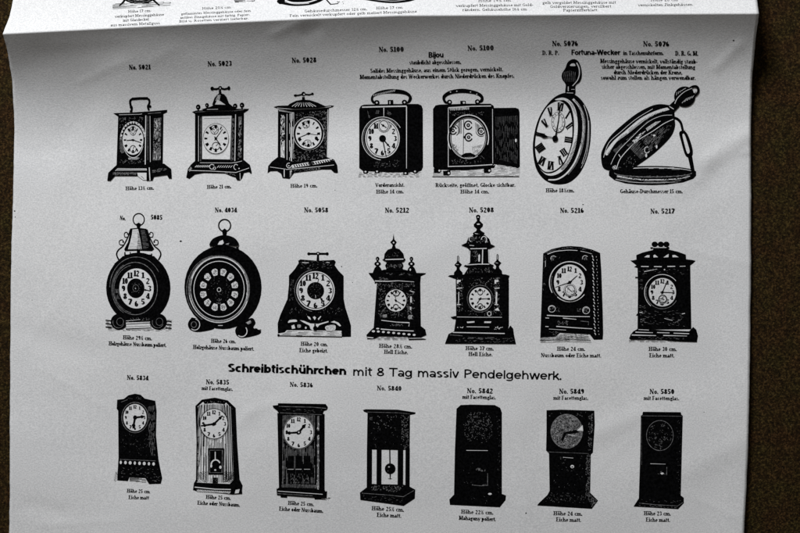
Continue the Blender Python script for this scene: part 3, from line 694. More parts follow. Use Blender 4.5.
def watch_upright():
    c = Cl("pocket_watch_engraving", 522, 55, 7.61, "large upright pocket watch with Roman numerals and ribbed crown, turned to the left")
    f = 7.61 / 7.11; Y = lambda y: (115 - 55) * 7.61 + y * f; Xx = lambda x: x * f
    body = [(330, 288), (380, 292), (440, 330), (490, 400), (518, 480), (525, 560), (518, 680), (490, 800), (440, 900), (370, 965), (300, 985), (225, 978), (160, 940), (110, 870), (88, 780), (82, 690), (95, 590), (120, 500), (160, 420), (220, 345), (275, 305)]
    c.Pg('k', body, True)
    c.Pg('w', [(250, 340), (300, 325), (345, 335), (385, 370), (412, 430), (424, 520), (420, 620), (402, 720), (365, 810), (310, 880), (245, 915), (185, 912), (140, 870), (180, 900), (240, 896), (300, 855), (345, 790), (378, 700), (394, 610), (396, 510), (384, 430), (360, 375), (320, 345), (280, 345)], True)
    c.H('k', [(290, 870), (350, 800), (390, 690), (420, 600), (415, 700), (370, 810), (310, 880)], -40, .75, .4); c.H('k', [(330, 330), (390, 380), (420, 470), (400, 440), (370, 375)], 60, .75, .35)
    c.L('w', [(388, 335), (440, 400), (465, 500), (462, 620), (440, 720), (400, 820), (340, 900), (270, 945), (200, 950)], 2.1, 1.3, True); c.L('g', [(400, 345), (452, 410), (478, 500), (474, 620), (452, 730), (410, 830), (350, 910)], 1.0, .8, True)
    c.H('k', [(430, 380), (475, 480), (470, 640), (440, 740), (450, 600), (450, 480)], 65, .7, .45)
    c.L('w', [(470, 380), (500, 480), (502, 600), (488, 720), (455, 830)], .55, .35, True); c.L('w', [(508, 500), (508, 640), (488, 770), (450, 860)], .4, .3, True)
    c.part('crown'); c.Pg('k', [(330, 288), (332, 225), (304, 180), (305, 140), (330, 100), (345, 60), (370, 38), (400, 32), (430, 50), (450, 100), (455, 160), (440, 205), (408, 235), (405, 295), (370, 300)], True)
    c.Pg('w', [(365, 82), (378, 66), (398, 66), (405, 84)], True); c.L('w', [(416, 60), (434, 100), (436, 150), (420, 195), (385, 235)], 1.2, .7, True)
    for q in range(7): c.L('w', [(322 + q * 14, 120 + abs(q - 3) * 3), (318 + q * 14, 165), (326 + q * 13, 205)], .35, .2)
    c.L('w', [(352, 240), (352, 275)], .8); c.L('w', [(340, 288), (390, 290)], .5); c.L('w', [(375, 262), (400, 262)], .4)
    # dial: a leaning ellipse
    c.part('dial'); fc = [(270, 350), (315, 362), (350, 400), (375, 460), (385, 540), (382, 640), (362, 730), (325, 810), (270, 868), (210, 892), (160, 880), (118, 820), (100, 740), (100, 650), (118, 550), (150, 460), (200, 385)]
    c.Pg('w', fc, True); q = catmull(c.ts(fc), 5, True); c.step(); c.stroke('k', q + [q[0]], .55)
    cx, cy = 246, 630
    nums = {12: (292, 395), 1: (348, 457), 2: (362, 540), 3: (352, 645), 4: (318, 740), 5: (290, 800), 6: (218, 840), 7: (152, 805), 8: (138, 705), 9: (140, 605), 10: (175, 518), 11: (215, 430)}
    reps = {12: 3, 1: 1, 2: 2, 3: 3, 4: 3, 5: 2, 6: 3, 7: 3, 8: 4, 9: 2, 10: 2, 11: 2}
    for n_, (x, y) in nums.items():
        dx, dy = x - cx, y - cy; l = math.hypot(dx, dy); ux, uy = dx / l, dy / l; tx, ty = -uy, ux; L_ = 30 if n_ not in (3, 4) else 26
        r = reps[n_]
        for i in range(r):
            o = (i - (r - 1) / 2) * 15; ti = 0
            if n_ in (5, 6, 7, 11, 10, 12) and i < 2: ti = 5 if i else -5
            c.L('k', [(x + tx * (o - ti) - ux * L_, y + ty * (o - ti) - uy * L_), (x + tx * (o + ti) + ux * L_, y + ty * (o + ti) + uy * L_)], 1.75 if i % 2 == 0 else 1.3)
        for sgn in (-1, 1): c.L('k', [(x + ux * L_ * sgn - tx * 8 * r, y + uy * L_ * sgn - ty * 8 * r), (x + ux * L_ * sgn + tx * 8 * r, y + uy * L_ * sgn + ty * 8 * r)], .45)
    c.part('seconds_dial'); c.E('w', 275, 510, 52, 78); c.RG('k', 275, 510, 50, 76, .55); c.RG('k', 275, 510, 34, 54, .4)
    for k_ in range(12): c.E('k', 275 + 42 * math.cos(k_ * .5236), 510 + 65 * math.sin(k_ * .5236), 4)
    c.part('clock_hand'); c.L('k', [(252, 640), (278, 500), (290, 370)], 1.6, .8); c.L('k', [(250, 632), (200, 622), (150, 612), (118, 602)], .9, .6); c.Pg('k', [(205, 625), (165, 632), (120, 605), (165, 600)]); c.E('k', 252, 636, 22, 24)
    c.done()
def watch_open():
    c = Cl("pocket_watch_engraving", 595, 80, 7.27, "pocket watch tilted up on its opened cover and held by a chain link")
    y0 = (130 - 80) * 7.27; Yb = lambda y: y0 + y
    c.part('opened_cover'); c.E('k', 418, Yb(306), 317, 45); c.Pg('k', [(101, Yb(300)), (735, Yb(300)), (735, Yb(332)), (715, Yb(354)), (640, Yb(381)), (520, Yb(397)), (420, Yb(401)), (310, Yb(398)), (220, Yb(388)), (140, Yb(364)), (101, Yb(332))])
    c.RG('g', 422, Yb(312), 280, 30, 1.1, 0, 180); c.RG('w', 425, Yb(308), 290, 34, .8, 195, 345); c.H('w', [(150, Yb(345)), (420, Yb(365)), (690, Yb(345)), (600, Yb(380)), (420, Yb(392)), (240, Yb(380))], 0, .9, .3, .12); c.H('w', [(300, Yb(272)), (560, Yb(272)), (640, Yb(288)), (430, Yb(284))], 0, .8, .4, .15)
    c.L('w', [(160, Yb(335)), (300, Yb(358)), (430, Yb(362)), (600, Yb(355)), (690, Yb(335))], 1.3, .6, True); c.S('k', [(200, Yb(345)), (640, Yb(345)), (600, Yb(365)), (250, Yb(368))], 40, 1.6, .8, 0); c.S('w', [(200, Yb(330)), (560, Yb(335)), (560, Yb(345)), (200, Yb(348))], 24, 2, .4, 0)
    c.L('w', [(150, Yb(358)), (280, Yb(380)), (430, Yb(384)), (580, Yb(378))], .5, .3, True); c.S('w', [(560, Yb(330)), (690, Yb(320)), (690, Yb(335)), (580, Yb(345))], 14, 2, .4, -10)
    c.part('watch_case')
    c.Pg('k', [(60, Yb(275)), (44, Yb(200)), (55, Yb(140)), (110, 410), (200, 325), (310, 240), (430, 182), (520, 180), (570, 205), (580, 290), (580, 345), (545, 420), (430, Yb(170)), (290, Yb(270)), (200, Yb(320)), (120, Yb(300))], True)
    c.L('w', [(62, Yb(200)), (100, Yb(95)), (190, 375), (300, 283), (420, 210)], .5, .45, True)
    band = [(75, Yb(165)), (130, Yb(85)), (215, 375), (330, 280), (440, 225), (530, 200), (550, 212), (440, 250), (340, 310), (240, 390), (150, Yb(95)), (95, Yb(180))]
    c.Pg('w', band, True); c.H('k', [(90, Yb(170)), (190, Yb(40)), (260, 370), (150, Yb(105)), (100, Yb(190))], 50, .7, .4, .1)
    c.H('k', [(240, 365), (340, 292), (440, 240), (540, 210), (440, 256), (340, 316), (250, 396)], -40, .9, .35)
    c.L('w', [(115, Yb(250)), (160, Yb(165)), (260, Yb(60)), (380, 310), (480, 262), (560, 255)], .45, .45, True); c.L('w', [(155, Yb(285)), (190, Yb(200)), (300, Yb(85)), (420, 372), (500, 318), (570, 285)], .75, .6, True)
    c.Pg('w', [(370, 352), (440, 305), (480, 298), (440, 328), (380, 372)]); c.H('k', [(370, 352), (440, 305), (480, 298), (440, 328), (380, 372)], 60, .8, .35)
    c.Pg('w', [(270, Yb(80)), (330, Yb(25)), (370, Yb(5)), (310, Yb(70)), (285, Yb(95))]); c.S('k', [(270, Yb(80)), (330, Yb(25)), (370, Yb(5)), (310, Yb(70)), (285, Yb(95))], 26, 1.4, .7)
    c.H('w', [(230, Yb(110)), (420, 385), (520, 330), (560, 330), (470, Yb(90)), (330, Yb(215))], -48, 1.0, .26, .12); c.H('w', [(130, Yb(150)), (260, Yb(45)), (400, 290), (450, 262), (380, 300), (260, Yb(55)), (150, Yb(170))], -45, .8, .3, .1)
    c.S('w', [(320, Yb(150)), (420, Yb(20)), (520, Yb(10)), (460, Yb(110)), (360, Yb(190))], 42, 1.6, .6, -50); c.RG('w', 378, Yb(145), 18, 22, .6, 20, 300); c.E('w', 372, Yb(185), 7, 14); c.E('w', 448, Yb(122), 6, 13); c.E('w', 430, Yb(40), 10, 6)
    c.S('w', [(160, Yb(280)), (300, Yb(150)), (300, Yb(260)), (190, Yb(300))], 20, 1.6, .5, -70); c.H('w', [(120, Yb(270)), (150, Yb(250)), (160, Yb(285)), (140, Yb(290))], 50, .7, .5); c.L('w', [(172, Yb(178)), (185, Yb(198))], .7)
    c.part('crown'); c.Pg('k', [(525, 198), (582, 145), (615, 192), (572, 238)]); c.E('k', 652, 122, 77, 75)
    c.L('k', [(640, 110), (690, 62), (725, 46), (748, 58), (750, 86), (730, 112), (690, 140)], 2.6, 2.4, True); c.Pg('w', [(714, 80), (724, 70), (732, 77), (728, 90), (720, 94)], True); c.L('w', [(580, 172), (600, 132), (650, 86), (706, 60)], .8, .5, True)
    for q in range(5): c.L('w', [(592 + q * 13, 112 - q * 11), (596 + q * 16, 88 - q * 7)], .4); c.L('w', [(632 + q * 18, 168 - q * 9), (668 + q * 13, 132 - q * 5)], .4, .3)
    c.L('w', [(540, 192), (572, 212)], .7); 
    c.part('chain_link'); c.L('k', [(560, 270), (600, 285), (625, 315), (640, 370), (655, Yb(12))], 2.8, 2.2, True)
    p = [(612, Yb(20)), (640, Yb(5)), (672, Yb(30)), (705, Yb(120)), (710, Yb(180)), (685, Yb(200)), (655, Yb(180)), (625, Yb(80))]
    c.Pg('k', p, True); c.Pg('w', [(636, Yb(38)), (652, Yb(36)), (680, Yb(120)), (688, Yb(160)), (672, Yb(170)), (655, Yb(120))], True)
    c.L('k', [(690, Yb(190)), (700, Yb(240)), (712, Yb(300))], 4.4, 3.6); c.S('w', [(640, 350), (660, 350), (660, 372), (640, 372)], 4, 1, .4)
    c.done()

# ================================================================== second row
def clock_with_bell():
    c = Cl("bell_clock_engraving", 98, 208, 10, "round clock with a tall bell and ring on top and two scrolled brackets")
    f = 10 / 5.925; B = lambda x, y: (x * f, 420 + y * f)
    c.step()
    gnd = [B(45, 415), B(440, 415), B(430, 480), B(60, 478)]
    c.H('k', gnd, 5, .95, .32, .25)
    c.E('k', 403, 800, 322, 355); c.Pg('k', [(250, 480), (560, 480), (640, 560), (160, 560)])
    c.RG('w', 372, 805, 222, 262, .4); c.RG('w', 366, 810, 205, 240, .25, 100, 260); c.RG('w', 372, 808, 234, 275, .3, 120, 240); c.RG('w', 380, 790, 262, 300, .3, 180, 330)
    c.H('w', [B(100, 230), B(125, 230), B(130, 290), B(108, 290)], 90, .9, .25, .3); c.L('w', [B(165, 420), B(250, 412)], .4); c.S('w', [B(180, 405), B(310, 400), B(300, 425), B(190, 425)], 20, 1.4, .3)
    c.Pg('w', [B(165, 430), B(305, 425), B(310, 470), B(170, 472)]); c.L('k', [B(165, 440), B(310, 432)], .8); c.L('k', [B(165, 468), B(310, 462)], 1); c.L('k', [B(170, 455), B(305, 450)], .4)
    for x, y in ((125, 425), (358, 425)):
        c.part('foot'); c.E('k', *B(x, y), 50 * f, 48 * f); c.RG('w', *B(x - 4, y + 3), 33 * f, 33 * f, .3, 20, 200); c.RG('w', *B(x + 6, y), 20 * f, 22 * f, .25)
    for y in (420, 440, 460): c.L('k', [B(400, y), B(436, y + 4)], 1.1); c.L('k', [B(45, y - 5), B(80, y)], 1.1)
    c.part('bell'); c.Pg('k', [(322, 205), (405, 198), (485, 208), (502, 260), (530, 350), (562, 410), (540, 430), (400, 425), (270, 430), (262, 412), (300, 340), (318, 260)])
    c.Pg('w', [(345, 215), (400, 210), (420, 300), (440, 410), (300, 412), (322, 340), (338, 270)]); c.H('k', [(390, 212), (425, 300), (442, 410), (385, 412), (395, 300)], 0, .75, .4, .1); c.H('k', [(345, 220), (400, 214), (420, 320), (335, 330)], 0, 1.6, .16, .2); c.H('k', [(322, 340), (420, 330), (440, 408), (305, 410)], 0, 1.5, .2, .2)
    c.H('w', [(425, 220), (470, 220), (515, 400), (450, 408)], 0, 1, .22, .2); c.R('k', 388, 420, 420, 480); c.R('k', 262, 440, 275, 480); c.R('k', 318, 440, 328, 480); c.R('k', 530, 455, 542, 500); c.L('k', [(265, 470), (540, 470)], 1)
    c.part('hanging_ring'); c.RG('k', 407, 115, 56, 60, 1.1); c.Pg('k', [(380, 160), (407, 145), (430, 160), (420, 200), (390, 200)])
    for sg in (-1, 1):
        c.part('scroll_bracket'); m = lambda p: (407 + sg * (p[0] - 407), p[1])
        c.L('k', [m(p) for p in ((490, 215), (515, 290), (560, 375), (610, 420), (628, 465), (605, 520))], 1.2, 1.5, True)
        c.L('k', [m(p) for p in ((515, 290), (545, 290), (550, 255), (528, 242), (515, 258))], .9, .9, True); c.L('k', [m(p) for p in ((560, 370), (595, 365), (600, 330), (572, 318), (560, 338))], .9, .9, True)
        c.E('k', *m((517, 258)), 8); c.E('k', *m((562, 338)), 9)
    c.dial(B(228, 228)[0], B(228, 228)[1], 172, 200, 'arabic', [(98, .72, 1.3)], None, .2, False, num=.76, nsz=.24)
    c.part('dial_center'); c.E('k', *B(224, 226), 87, 98); c.RG('w', *B(224, 226), 30, 34, .2); c.S('w', [B(195, 195), B(255, 195), B(255, 255), B(195, 255)], 20, .8, .25); c.E('w', *B(222, 228), 5)
    c.done()
def clock_drum():
    c = Cl("drum_clock_engraving", 180, 212, 8.89, "big round drum clock with a low bell, a ring and cartouche numerals, the widest in its row")
    f = 8.89 / 7.61; B = lambda x, y: (x * f, (270 - 212) * 8.89 + y * f)
    c.part('foot'); c.Pg('k', [B(110, 365), B(250, 430), B(240, 455), B(130, 472), B(75, 450), B(60, 410), B(80, 372)], True); c.E('k', *B(107, 415), 46 * f, 50 * f); c.RG('w', *B(112, 415), 38 * f, 42 * f, .75, -80, 130); c.RG('w', *B(105, 415), 20 * f, 22 * f, .4)
    c.part('foot'); c.Pg('k', [B(440, 430), B(540, 365), B(575, 400), B(560, 440), B(615, 460), B(600, 490), B(500, 515), B(450, 512), B(420, 470)], True); c.E('k', *B(468, 465), 48 * f, 50 * f); c.RG('w', *B(470, 465), 40 * f, 42 * f, .9, -40, 130); c.H('w', [B(500, 400), B(535, 380), B(545, 400), B(515, 415)], -30, .7, .4); c.H('k', [B(570, 440), B(620, 455), B(605, 490), B(570, 480)], 15, .9, .5, .3)
    c.part('case'); c.E('k', *B(327, 132), 294 * f, 318 * f); c.Pg('k', [(300, 335), (500, 335), (560, 420), (240, 420)])
    c.RG('g', *B(297, 146), 228 * f, 250 * f, 1.8); c.RG('w', *B(297, 145), 216 * f, 240 * f, .45); c.RG('w', *B(297, 150), 228 * f, 250 * f, .8, 20, 170); c.H('w', [B(500, 20), B(520, 120), B(520, 200), B(500, 260), B(510, 140)], 90, .7, .4); c.RG('w', *B(297, 150), 222 * f, 248 * f, 1.0, 200, 330)
    c.RG('w', *B(297, 145), 192 * f, 212 * f, .7); c.RG('w', *B(290, 150), 240 * f, 262 * f, .3, 120, 260); c.L('w', [B(290, 422), B(325, 422)], .6)
    c.H('w', [B(65, 60), B(85, 60), B(85, 230), B(70, 230)], 90, .8, .3, .2)
    c.part('dial'); cx, cy = B(297, 150)
    for i in range(12):
        t = math.radians(15 + i * 30); pts = []
        for (dr, da) in ((.61, -8.2), (.72, -10), (.84, -9.6), (.89, -4), (.89, 4), (.84, 9.6), (.72, 10), (.61, 8.2)):
            tt = t + math.radians(da); pts.append((cx + math.sin(tt) * 190 * dr * 1.02, cy - math.cos(tt) * 215 * dr * 1.0))
        c.Pg('w', pts)
        x, y = cx + math.sin(t) * 146, cy - math.cos(t) * 163
        c.S('k', [(x - 16, y - 18), (x + 16, y - 18), (x + 16, y + 18), (x - 16, y + 18)], 12, 1.6, .36); c.S('g', [(x - 18, y - 20), (x + 18, y - 20), (x + 18, y + 20), (x - 18, y + 20)], 10, 1.6, .5)
    c.E('k', cx, cy, 111, 122); c.S('w', c.ell(cx, cy, 105, 118), 46, 1.0, .25); c.RG('w', cx, cy, 16, 18, .5); c.S('w', [B(280, 220), B(320, 220), B(310, 260), B(290, 260)], 8, 1.4, .5)
    c.part('bell'); c.Pg('k', [(262, 285), (290, 240), (340, 215), (390, 205), (450, 215), (500, 245), (520, 300), (400, 300), (280, 305)], True)
    c.Pg('w', [(335, 290), (350, 262), (380, 248), (390, 275), (375, 290)]); c.H('w', [(400, 285), (445, 270), (430, 292)], 10, .7, .4); c.R('k', 292, 300, 302, 345); c.R('k', 376, 290, 398, 345); c.Pg('k', [(498, 310), (524, 310), (518, 335), (502, 335)]); c.L('k', [(300, 335), (500, 335)], .8)
    c.part('hanging_ring'); c.RG('k', 397, 120, 53, 54, 1.35); c.Pg('k', [(372, 165), (397, 145), (420, 165), (412, 215), (382, 215)])
    c.done()
def clock_key_stand():
    c = Cl("mantel_clock_engraving", 270, 245, 8.89, "dark flaring mantel clock with a large key on top and an open carved base")
    y = 355.6; B = lambda x, yy: (x, y + yy)
    c.Pg('k', [(255, 160), (250, 140), (270, 128), (420, 140), (570, 132), (585, 150), (575, 180), (610, 230), (655, 275), (655, 480), B(670, 200), B(705, 310), B(720, 360), B(720, 460), B(640, 462), B(635, 405), B(150, 400), B(130, 420), B(70, 430), B(68, 340), B(90, 270), B(130, 180), (155, 480), (168, 350), (168, 272), (220, 215)])
    c.S('w', [(250, 215), (580, 215), (560, 140), (280, 140)], 40, 1.8, .3, -10); c.RG('w', 405, 405, 186, 188, .35, 100, 260); c.L('w', [(285, 155), (345, 158)], .6); c.L('w', [(500, 155), (530, 158)], .5)
    c.S('w', [(180, 300), (215, 300), (200, 520), (170, 520)], 20, 1.6, .22); c.S('w', [B(180, 200), B(640, 200), B(640, 260), B(170, 260)], 46, 1.5, .22)
    c.wood([B(100, 290), B(700, 290), B(705, 320), B(90, 320)], .6)
    for p in ([(330, 275), (355, 285), (365, 310), (345, 302)], [(380, 285), (397, 278), (410, 290), (397, 312)], [(425, 300), (450, 275), (455, 280), (432, 312)]): c.Pg('w', [B(*q) for q in p])
    c.part('carved_opening'); c.Pg('w', [B(160, 335), B(175, 312), B(230, 308), B(238, 325), B(190, 330)], True); c.Pg('w', [B(265, 312), B(300, 318), B(360, 342), B(430, 345), B(520, 320), B(520, 330), B(440, 355), B(415, 385), B(380, 405), B(360, 390), B(350, 360), B(300, 335)], False); c.Pg('w', [B(540, 330), B(570, 318), B(610, 335), B(632, 362), B(620, 368), B(585, 340)], False)
    c.E('k', *B(403, 385), 20, 22); c.L('k', [B(400, 345), B(403, 400)], 1.6); c.Pg('w', [B(490, 375), B(520, 358), B(578, 358), B(575, 400), B(510, 405)], True); c.H('k', [B(490, 375), B(520, 358), B(578, 358), B(575, 400), B(510, 405)], 0, 1, .3, .4)
    c.Pg('w', [B(190, 362), B(215, 352), B(225, 385), B(195, 390)]); c.H('w', [B(240, 350), B(275, 350), B(275, 380), B(245, 385)], 90, .8, .5); c.E('w', *B(318, 380), 8, 10)
    c.part('plinth'); c.Pg('w', [B(140, 410), B(160, 402), B(380, 408), B(420, 420), B(630, 408), B(640, 460), B(70, 455), B(120, 440)]); c.H('k', [B(120, 430), B(160, 405), B(640, 415), B(640, 462), B(70, 455)], 2, .8, .36, .12); c.L('k', [B(68, 450), B(640, 460)], .8); c.E('k', *B(76, 446), 11)
    c.part('winding_key'); c.L('k', [(335, 78), (520, 78)], 2.0); c.E('k', 345, 78, 14, 13); c.E('k', 508, 78, 14, 14); c.E('k', 427, 76, 17, 16); c.E('w', 427, 76, 6); c.L('k', [(427, 85), (425, 145)], 2.0, 2.8)
    c.dial(405, 405, 170, 172, 'arabic', [(145, .76, 1.5), (15, .62, 1.0)], None, .4, True, num=.76, nsz=.24)
    c.part('dial_center'); c.E('k', 405, 405, 76, 76); c.S('w', c.ell(405, 405, 70, 70), 34, .8, .22); c.L('w', [(405, 445), (405, 470)], .4)
    c.done()
def clock_single_dome():
    c = Cl("turreted_clock_engraving", 360, 230, 8.87, "narrow turreted oak clock with one small dome and spire between two finials")
    f = 8.87 / 8.2; B = lambda x, y: (x * f, (280 - 230) * 8.87 + y * f)
    c.Pg('k', [(128, 455), (80, 390), (75, 380), (120, 380), (215, 350), (390, 350), (500, 380), (585, 382), (580, 392), (540, 410), (535, 470), (540, 880), (120, 880), (150, 470)])
    c.L('w', [(132, 452), (250, 455), (340, 450), (480, 460)], 1.0, .4); c.S('w', [(170, 420), (260, 420), (250, 450), (180, 450)], 18, 1.3, .4); c.S('w', [(240, 380), (480, 380), (480, 400), (240, 400)], 20, 2, .25, 0)
    c.S('w', [B(150, 20), B(210, 20), B(210, 310), B(150, 310)], 75, 1.5, .42); c.S('w', [B(380, 20), B(450, 20), B(440, 320), B(385, 320)], 80, 1.6, .5); c.L('w', [B(418, 135), B(418, 185)], 1.4); c.L('w', [B(412, 90), B(445, 100)], .7); c.L('w', [B(415, 220), B(415, 245)], 1.3); c.H('w', [B(190, 280), B(220, 280), B(220, 310), B(190, 310)], 90, .9, .5); c.H('w', [B(395, 285), B(430, 285), B(425, 320), B(390, 325)], 80, 1, .5)
    c.S('w', [B(220, 20), B(380, 20), B(370, 80), B(230, 80)], 34, 1.2, .3); c.S('w', [B(220, 250), B(380, 250), B(380, 310), B(230, 310)], 34, 1.2, .28); c.S('w', [(150, 470), (480, 470), (480, 530), (150, 530)], 40, 1.2, .4)
    c.L('w', [B(175, 330), B(300, 345), B(405, 350), B(400, 380)], .7); c.S('w', [B(250, 360), B(350, 362), B(350, 378), B(250, 375)], 16, 1.8, .5, 0); c.Pg('k', [B(120, 10), B(140, 20), B(120, 30)])
    c.part('plinth'); c.Pg('k', [B(125, 380), B(470, 400), B(500, 378), B(535, 405), B(545, 450), B(500, 470), B(545, 488), B(400, 492), B(390, 465), B(160, 462), B(120, 480), B(60, 485), B(52, 450), B(95, 405)])
    c.L('w', [B(170, 402), B(290, 412), B(440, 418)], 1.0, .8); 
    for i in range(8): c.E('w', *B(150 + i * 42, 422 + i * 4), 12 * f, 8 * f); c.Pg('k', [B(165 + i * 42, 425 + i * 3), B(190 + i * 42, 420 + i * 3), B(185 + i * 42, 440 + i * 3)])
    c.E('w', *B(110, 420), 14, 9); c.E('w', *B(145, 398), 14, 6); c.L('w', [B(60, 470), B(110, 474)], .9); c.L('w', [B(400, 478), B(540, 476)], .5); c.H('k', [B(120, 470), B(390, 465), B(390, 490), B(60, 492)], 0, 1.0, .4, .2)
    c.part('dome'); c.Pg('k', [(212, 255), (218, 210), (245, 175), (300, 155), (350, 170), (385, 210), (392, 250), (405, 258), (390, 280), (370, 285), (385, 310), (375, 340), (400, 365), (200, 365), (235, 345), (222, 315), (240, 285), (195, 262)])
    c.L('w', [(225, 262), (385, 258)], .9); c.S('w', [(240, 305), (370, 305), (370, 335), (240, 335)], 26, 1.5, .5); c.S('w', [(240, 200), (360, 200), (370, 240), (235, 240)], 18, 1, .22)
    c.part('spire'); c.Pg('k', [(298, 32), (306, 85), (326, 108), (310, 135), (318, 158), (282, 158), (290, 135), (268, 108), (290, 85)]); c.E('w', 298, 112, 7)
    for x in (156, 456):
        c.part('finial'); c.E('k', x, 255, 16, 18); c.E('k', x, 300, 29, 20); c.Pg('k', [(x - 8, 265), (x + 8, 265), (x + 12, 320), (x + 30, 340), (x + 48, 385), (x - 46, 385), (x - 28, 340), (x - 12, 320)]); c.E('w', x, 300, 9, 8); c.E('w', x - 2, 258, 4); c.E('w', x - 10, 352, 7, 10) if x > 300 else None
    c.dial(B(294, 168)[0], B(294, 168)[1], 94, 98, 'roman', [(122, .85, .8), (350, .4, .7)], None, .2, False)
    c.RG('k', *B(296, 108), 28, 25, .8); c.RG('k', *B(294, 220), 22, 22, .8); c.S('k', [B(275, 90), B(318, 90), B(318, 125), B(275, 125)], 10, 1, .5)
    c.done()
def clock_tall_dome():
    c = Cl("turreted_clock_engraving", 440, 210, 7.61, "tallest turreted clock with a large arcaded cupola and two finials")
    f = 7.61 / 7.11; B = lambda x, y: (x * f, (275 - 210) * 7.61 + y * f)
    c.Pg('k', [(60, 505), (75, 495), (190, 490), (400, 485), (500, 490), (530, 500), (520, 530), B(490, 30), B(490, 360), B(480, 400), B(100, 400), B(115, 300), B(112, 30), (100, 520)])
    c.S('w', [B(120, 20), B(165, 20), B(165, 260), B(120, 260)], 62, 1.5, .45); c.S('w', [B(380, 20), B(430, 20), B(420, 260), B(385, 260)], 66, 1.6, .5); c.S('w', [B(190, 20), B(375, 20), B(370, 85), B(200, 85)], 48, 1.2, .35); c.S('w', [B(180, 250), B(440, 250), B(440, 290), B(180, 290)], 40, 1.2, .35); c.wood([B(200, 90), B(370, 90), B(370, 250), B(200, 250)], .6)
    for x0 in (120, 388): c.Pg('w', [B(x0, 35), B(x0 + 28, 35), B(x0 + 26, 48), B(x0 + 12, 50), B(x0 + 10, 62), B(x0, 62)]); c.L('w', [B(x0, 95), B(x0 + 35, 92)], .9); c.L('w', [B(x0 + 14, 120), B(x0 + 12, 205)], 1.5 if x0 > 200 else .8); c.L('w', [B(x0, 210), B(x0 + 26, 210)], .9)
    c.Pg('w', [B(385, 250), B(410, 232), B(425, 255)]); c.RG('w', *B(350, 275), 14, 16, .6); c.L('w', [B(120, 298), B(300, 300), B(440, 300)], .5); c.Pg('k', [B(75, 298), B(115, 290), B(115, 315), B(90, 312)])
    c.Pg('w', [B(190, 332), B(245, 328), B(245, 338), B(195, 342)]); c.Pg('w', [B(315, 330), B(365, 330), B(360, 341), B(315, 341)]); c.L('w', [B(190, 368), B(350, 370)], .6); c.L('w', [B(185, 385), B(350, 388)], .4); c.S('w', [B(120, 370), B(165, 370), B(165, 390), B(120, 390)], 16, 1.6, .8); c.S('w', [B(375, 370), B(445, 370), B(445, 395), B(375, 390)], 20, 1.6, .8)
    c.part('plinth'); c.Pg('k', [B(105, 375), B(480, 390), B(500, 358), B(520, 380), B(525, 420), B(540, 490), B(35, 488), B(60, 420), B(100, 400)])
    c.L('w', [B(90, 408), B(280, 412), B(460, 416)], .9); c.L('w', [B(70, 425), B(160, 432)], .35); c.S('w', [B(150, 440), B(520, 440), B(525, 480), B(100, 480)], 60, 1.8, .25, 0); c.H('w', [B(200, 440), B(400, 442), B(400, 455), B(210, 455)], 4, 1.1, .25, .2)
    c.part('cupola'); c.Pg('k', [(200, 250), (215, 212), (255, 190), (290, 182), (340, 190), (375, 220), (388, 260), (420, 275), (385, 292), (365, 300), (370, 405), (410, 420), (400, 438), (480, 490), (180, 495), (215, 440), (178, 425), (225, 405), (222, 300), (205, 285), (160, 268)])
    c.S('w', [(215, 205), (350, 200), (370, 250), (205, 250)], 50, 1.4, .5); c.RG('w', 335, 225, 20, 24, .7, 180, 420); c.RG('w', 240, 220, 18, 20, .6, 100, 300); c.L('w', [(225, 268), (260, 272)], .5); c.L('w', [(230, 295), (355, 292)], .8); c.L('w', [(228, 310), (225, 400)], .8); c.L('w', [(325, 300), (322, 410)], 1.0); c.L('w', [(370, 300), (372, 400)], .7); c.Pg('w', [(292, 345), (300, 335), (305, 345), (303, 392), (292, 392)]); c.S('w', [(240, 310), (290, 310), (285, 400), (240, 400)], 24, 1.4, .35, 90)
    c.L('w', [(200, 418), (290, 412), (375, 412)], .8); c.S('w', [(215, 440), (380, 440), (420, 480), (200, 480)], 36, 1.6, .28)
    c.part('spire'); c.E('k', 290, 50, 17, 14); c.Pg('k', [(275, 60), (305, 60), (302, 82), (328, 108), (325, 125), (305, 145), (312, 158), (340, 175), (330, 200), (255, 200), (250, 175), (275, 160), (280, 145), (258, 125), (256, 110), (282, 82)]); c.E('w', 292, 108, 12, 5); c.E('w', 290, 55, 5); c.L('w', [(265, 178), (300, 185)], .5)
    for x, y in ((137, 350), (437, 338)):
        c.part('finial'); c.Pg('k', [(x - 8, y + 45), (x - 7, y + 5), (x, y - 5), (x + 8, y + 5), (x + 8, y + 45), (x + 30, y + 65), (x + 12, y + 88), (x + 15, y + 105), (x + 34, y + 125), (x + 36, y + 148), (x - 32, y + 148), (x - 30, y + 125), (x - 12, y + 105), (x - 10, y + 88), (x - 28, y + 68)]); c.L('w', [(x, y + 5), (x, y + 38)], .5); c.L('w', [(x - 14, y + 64), (x + 5, y + 66)], .4)
    c.dial(B(285, 170)[0], B(285, 170)[1], 84, 88, 'roman', [(88, .9, .9), (215, .5, .9)], None, .25, False); c.RG('w', *B(285, 168), 98, 102, .3)
    c.RG('k', *B(286, 122), 19, 20, .7); c.RG('k', *B(286, 222), 19, 20, .7); c.L('k', [B(275, 228), B(300, 215)], .5)
    c.done()
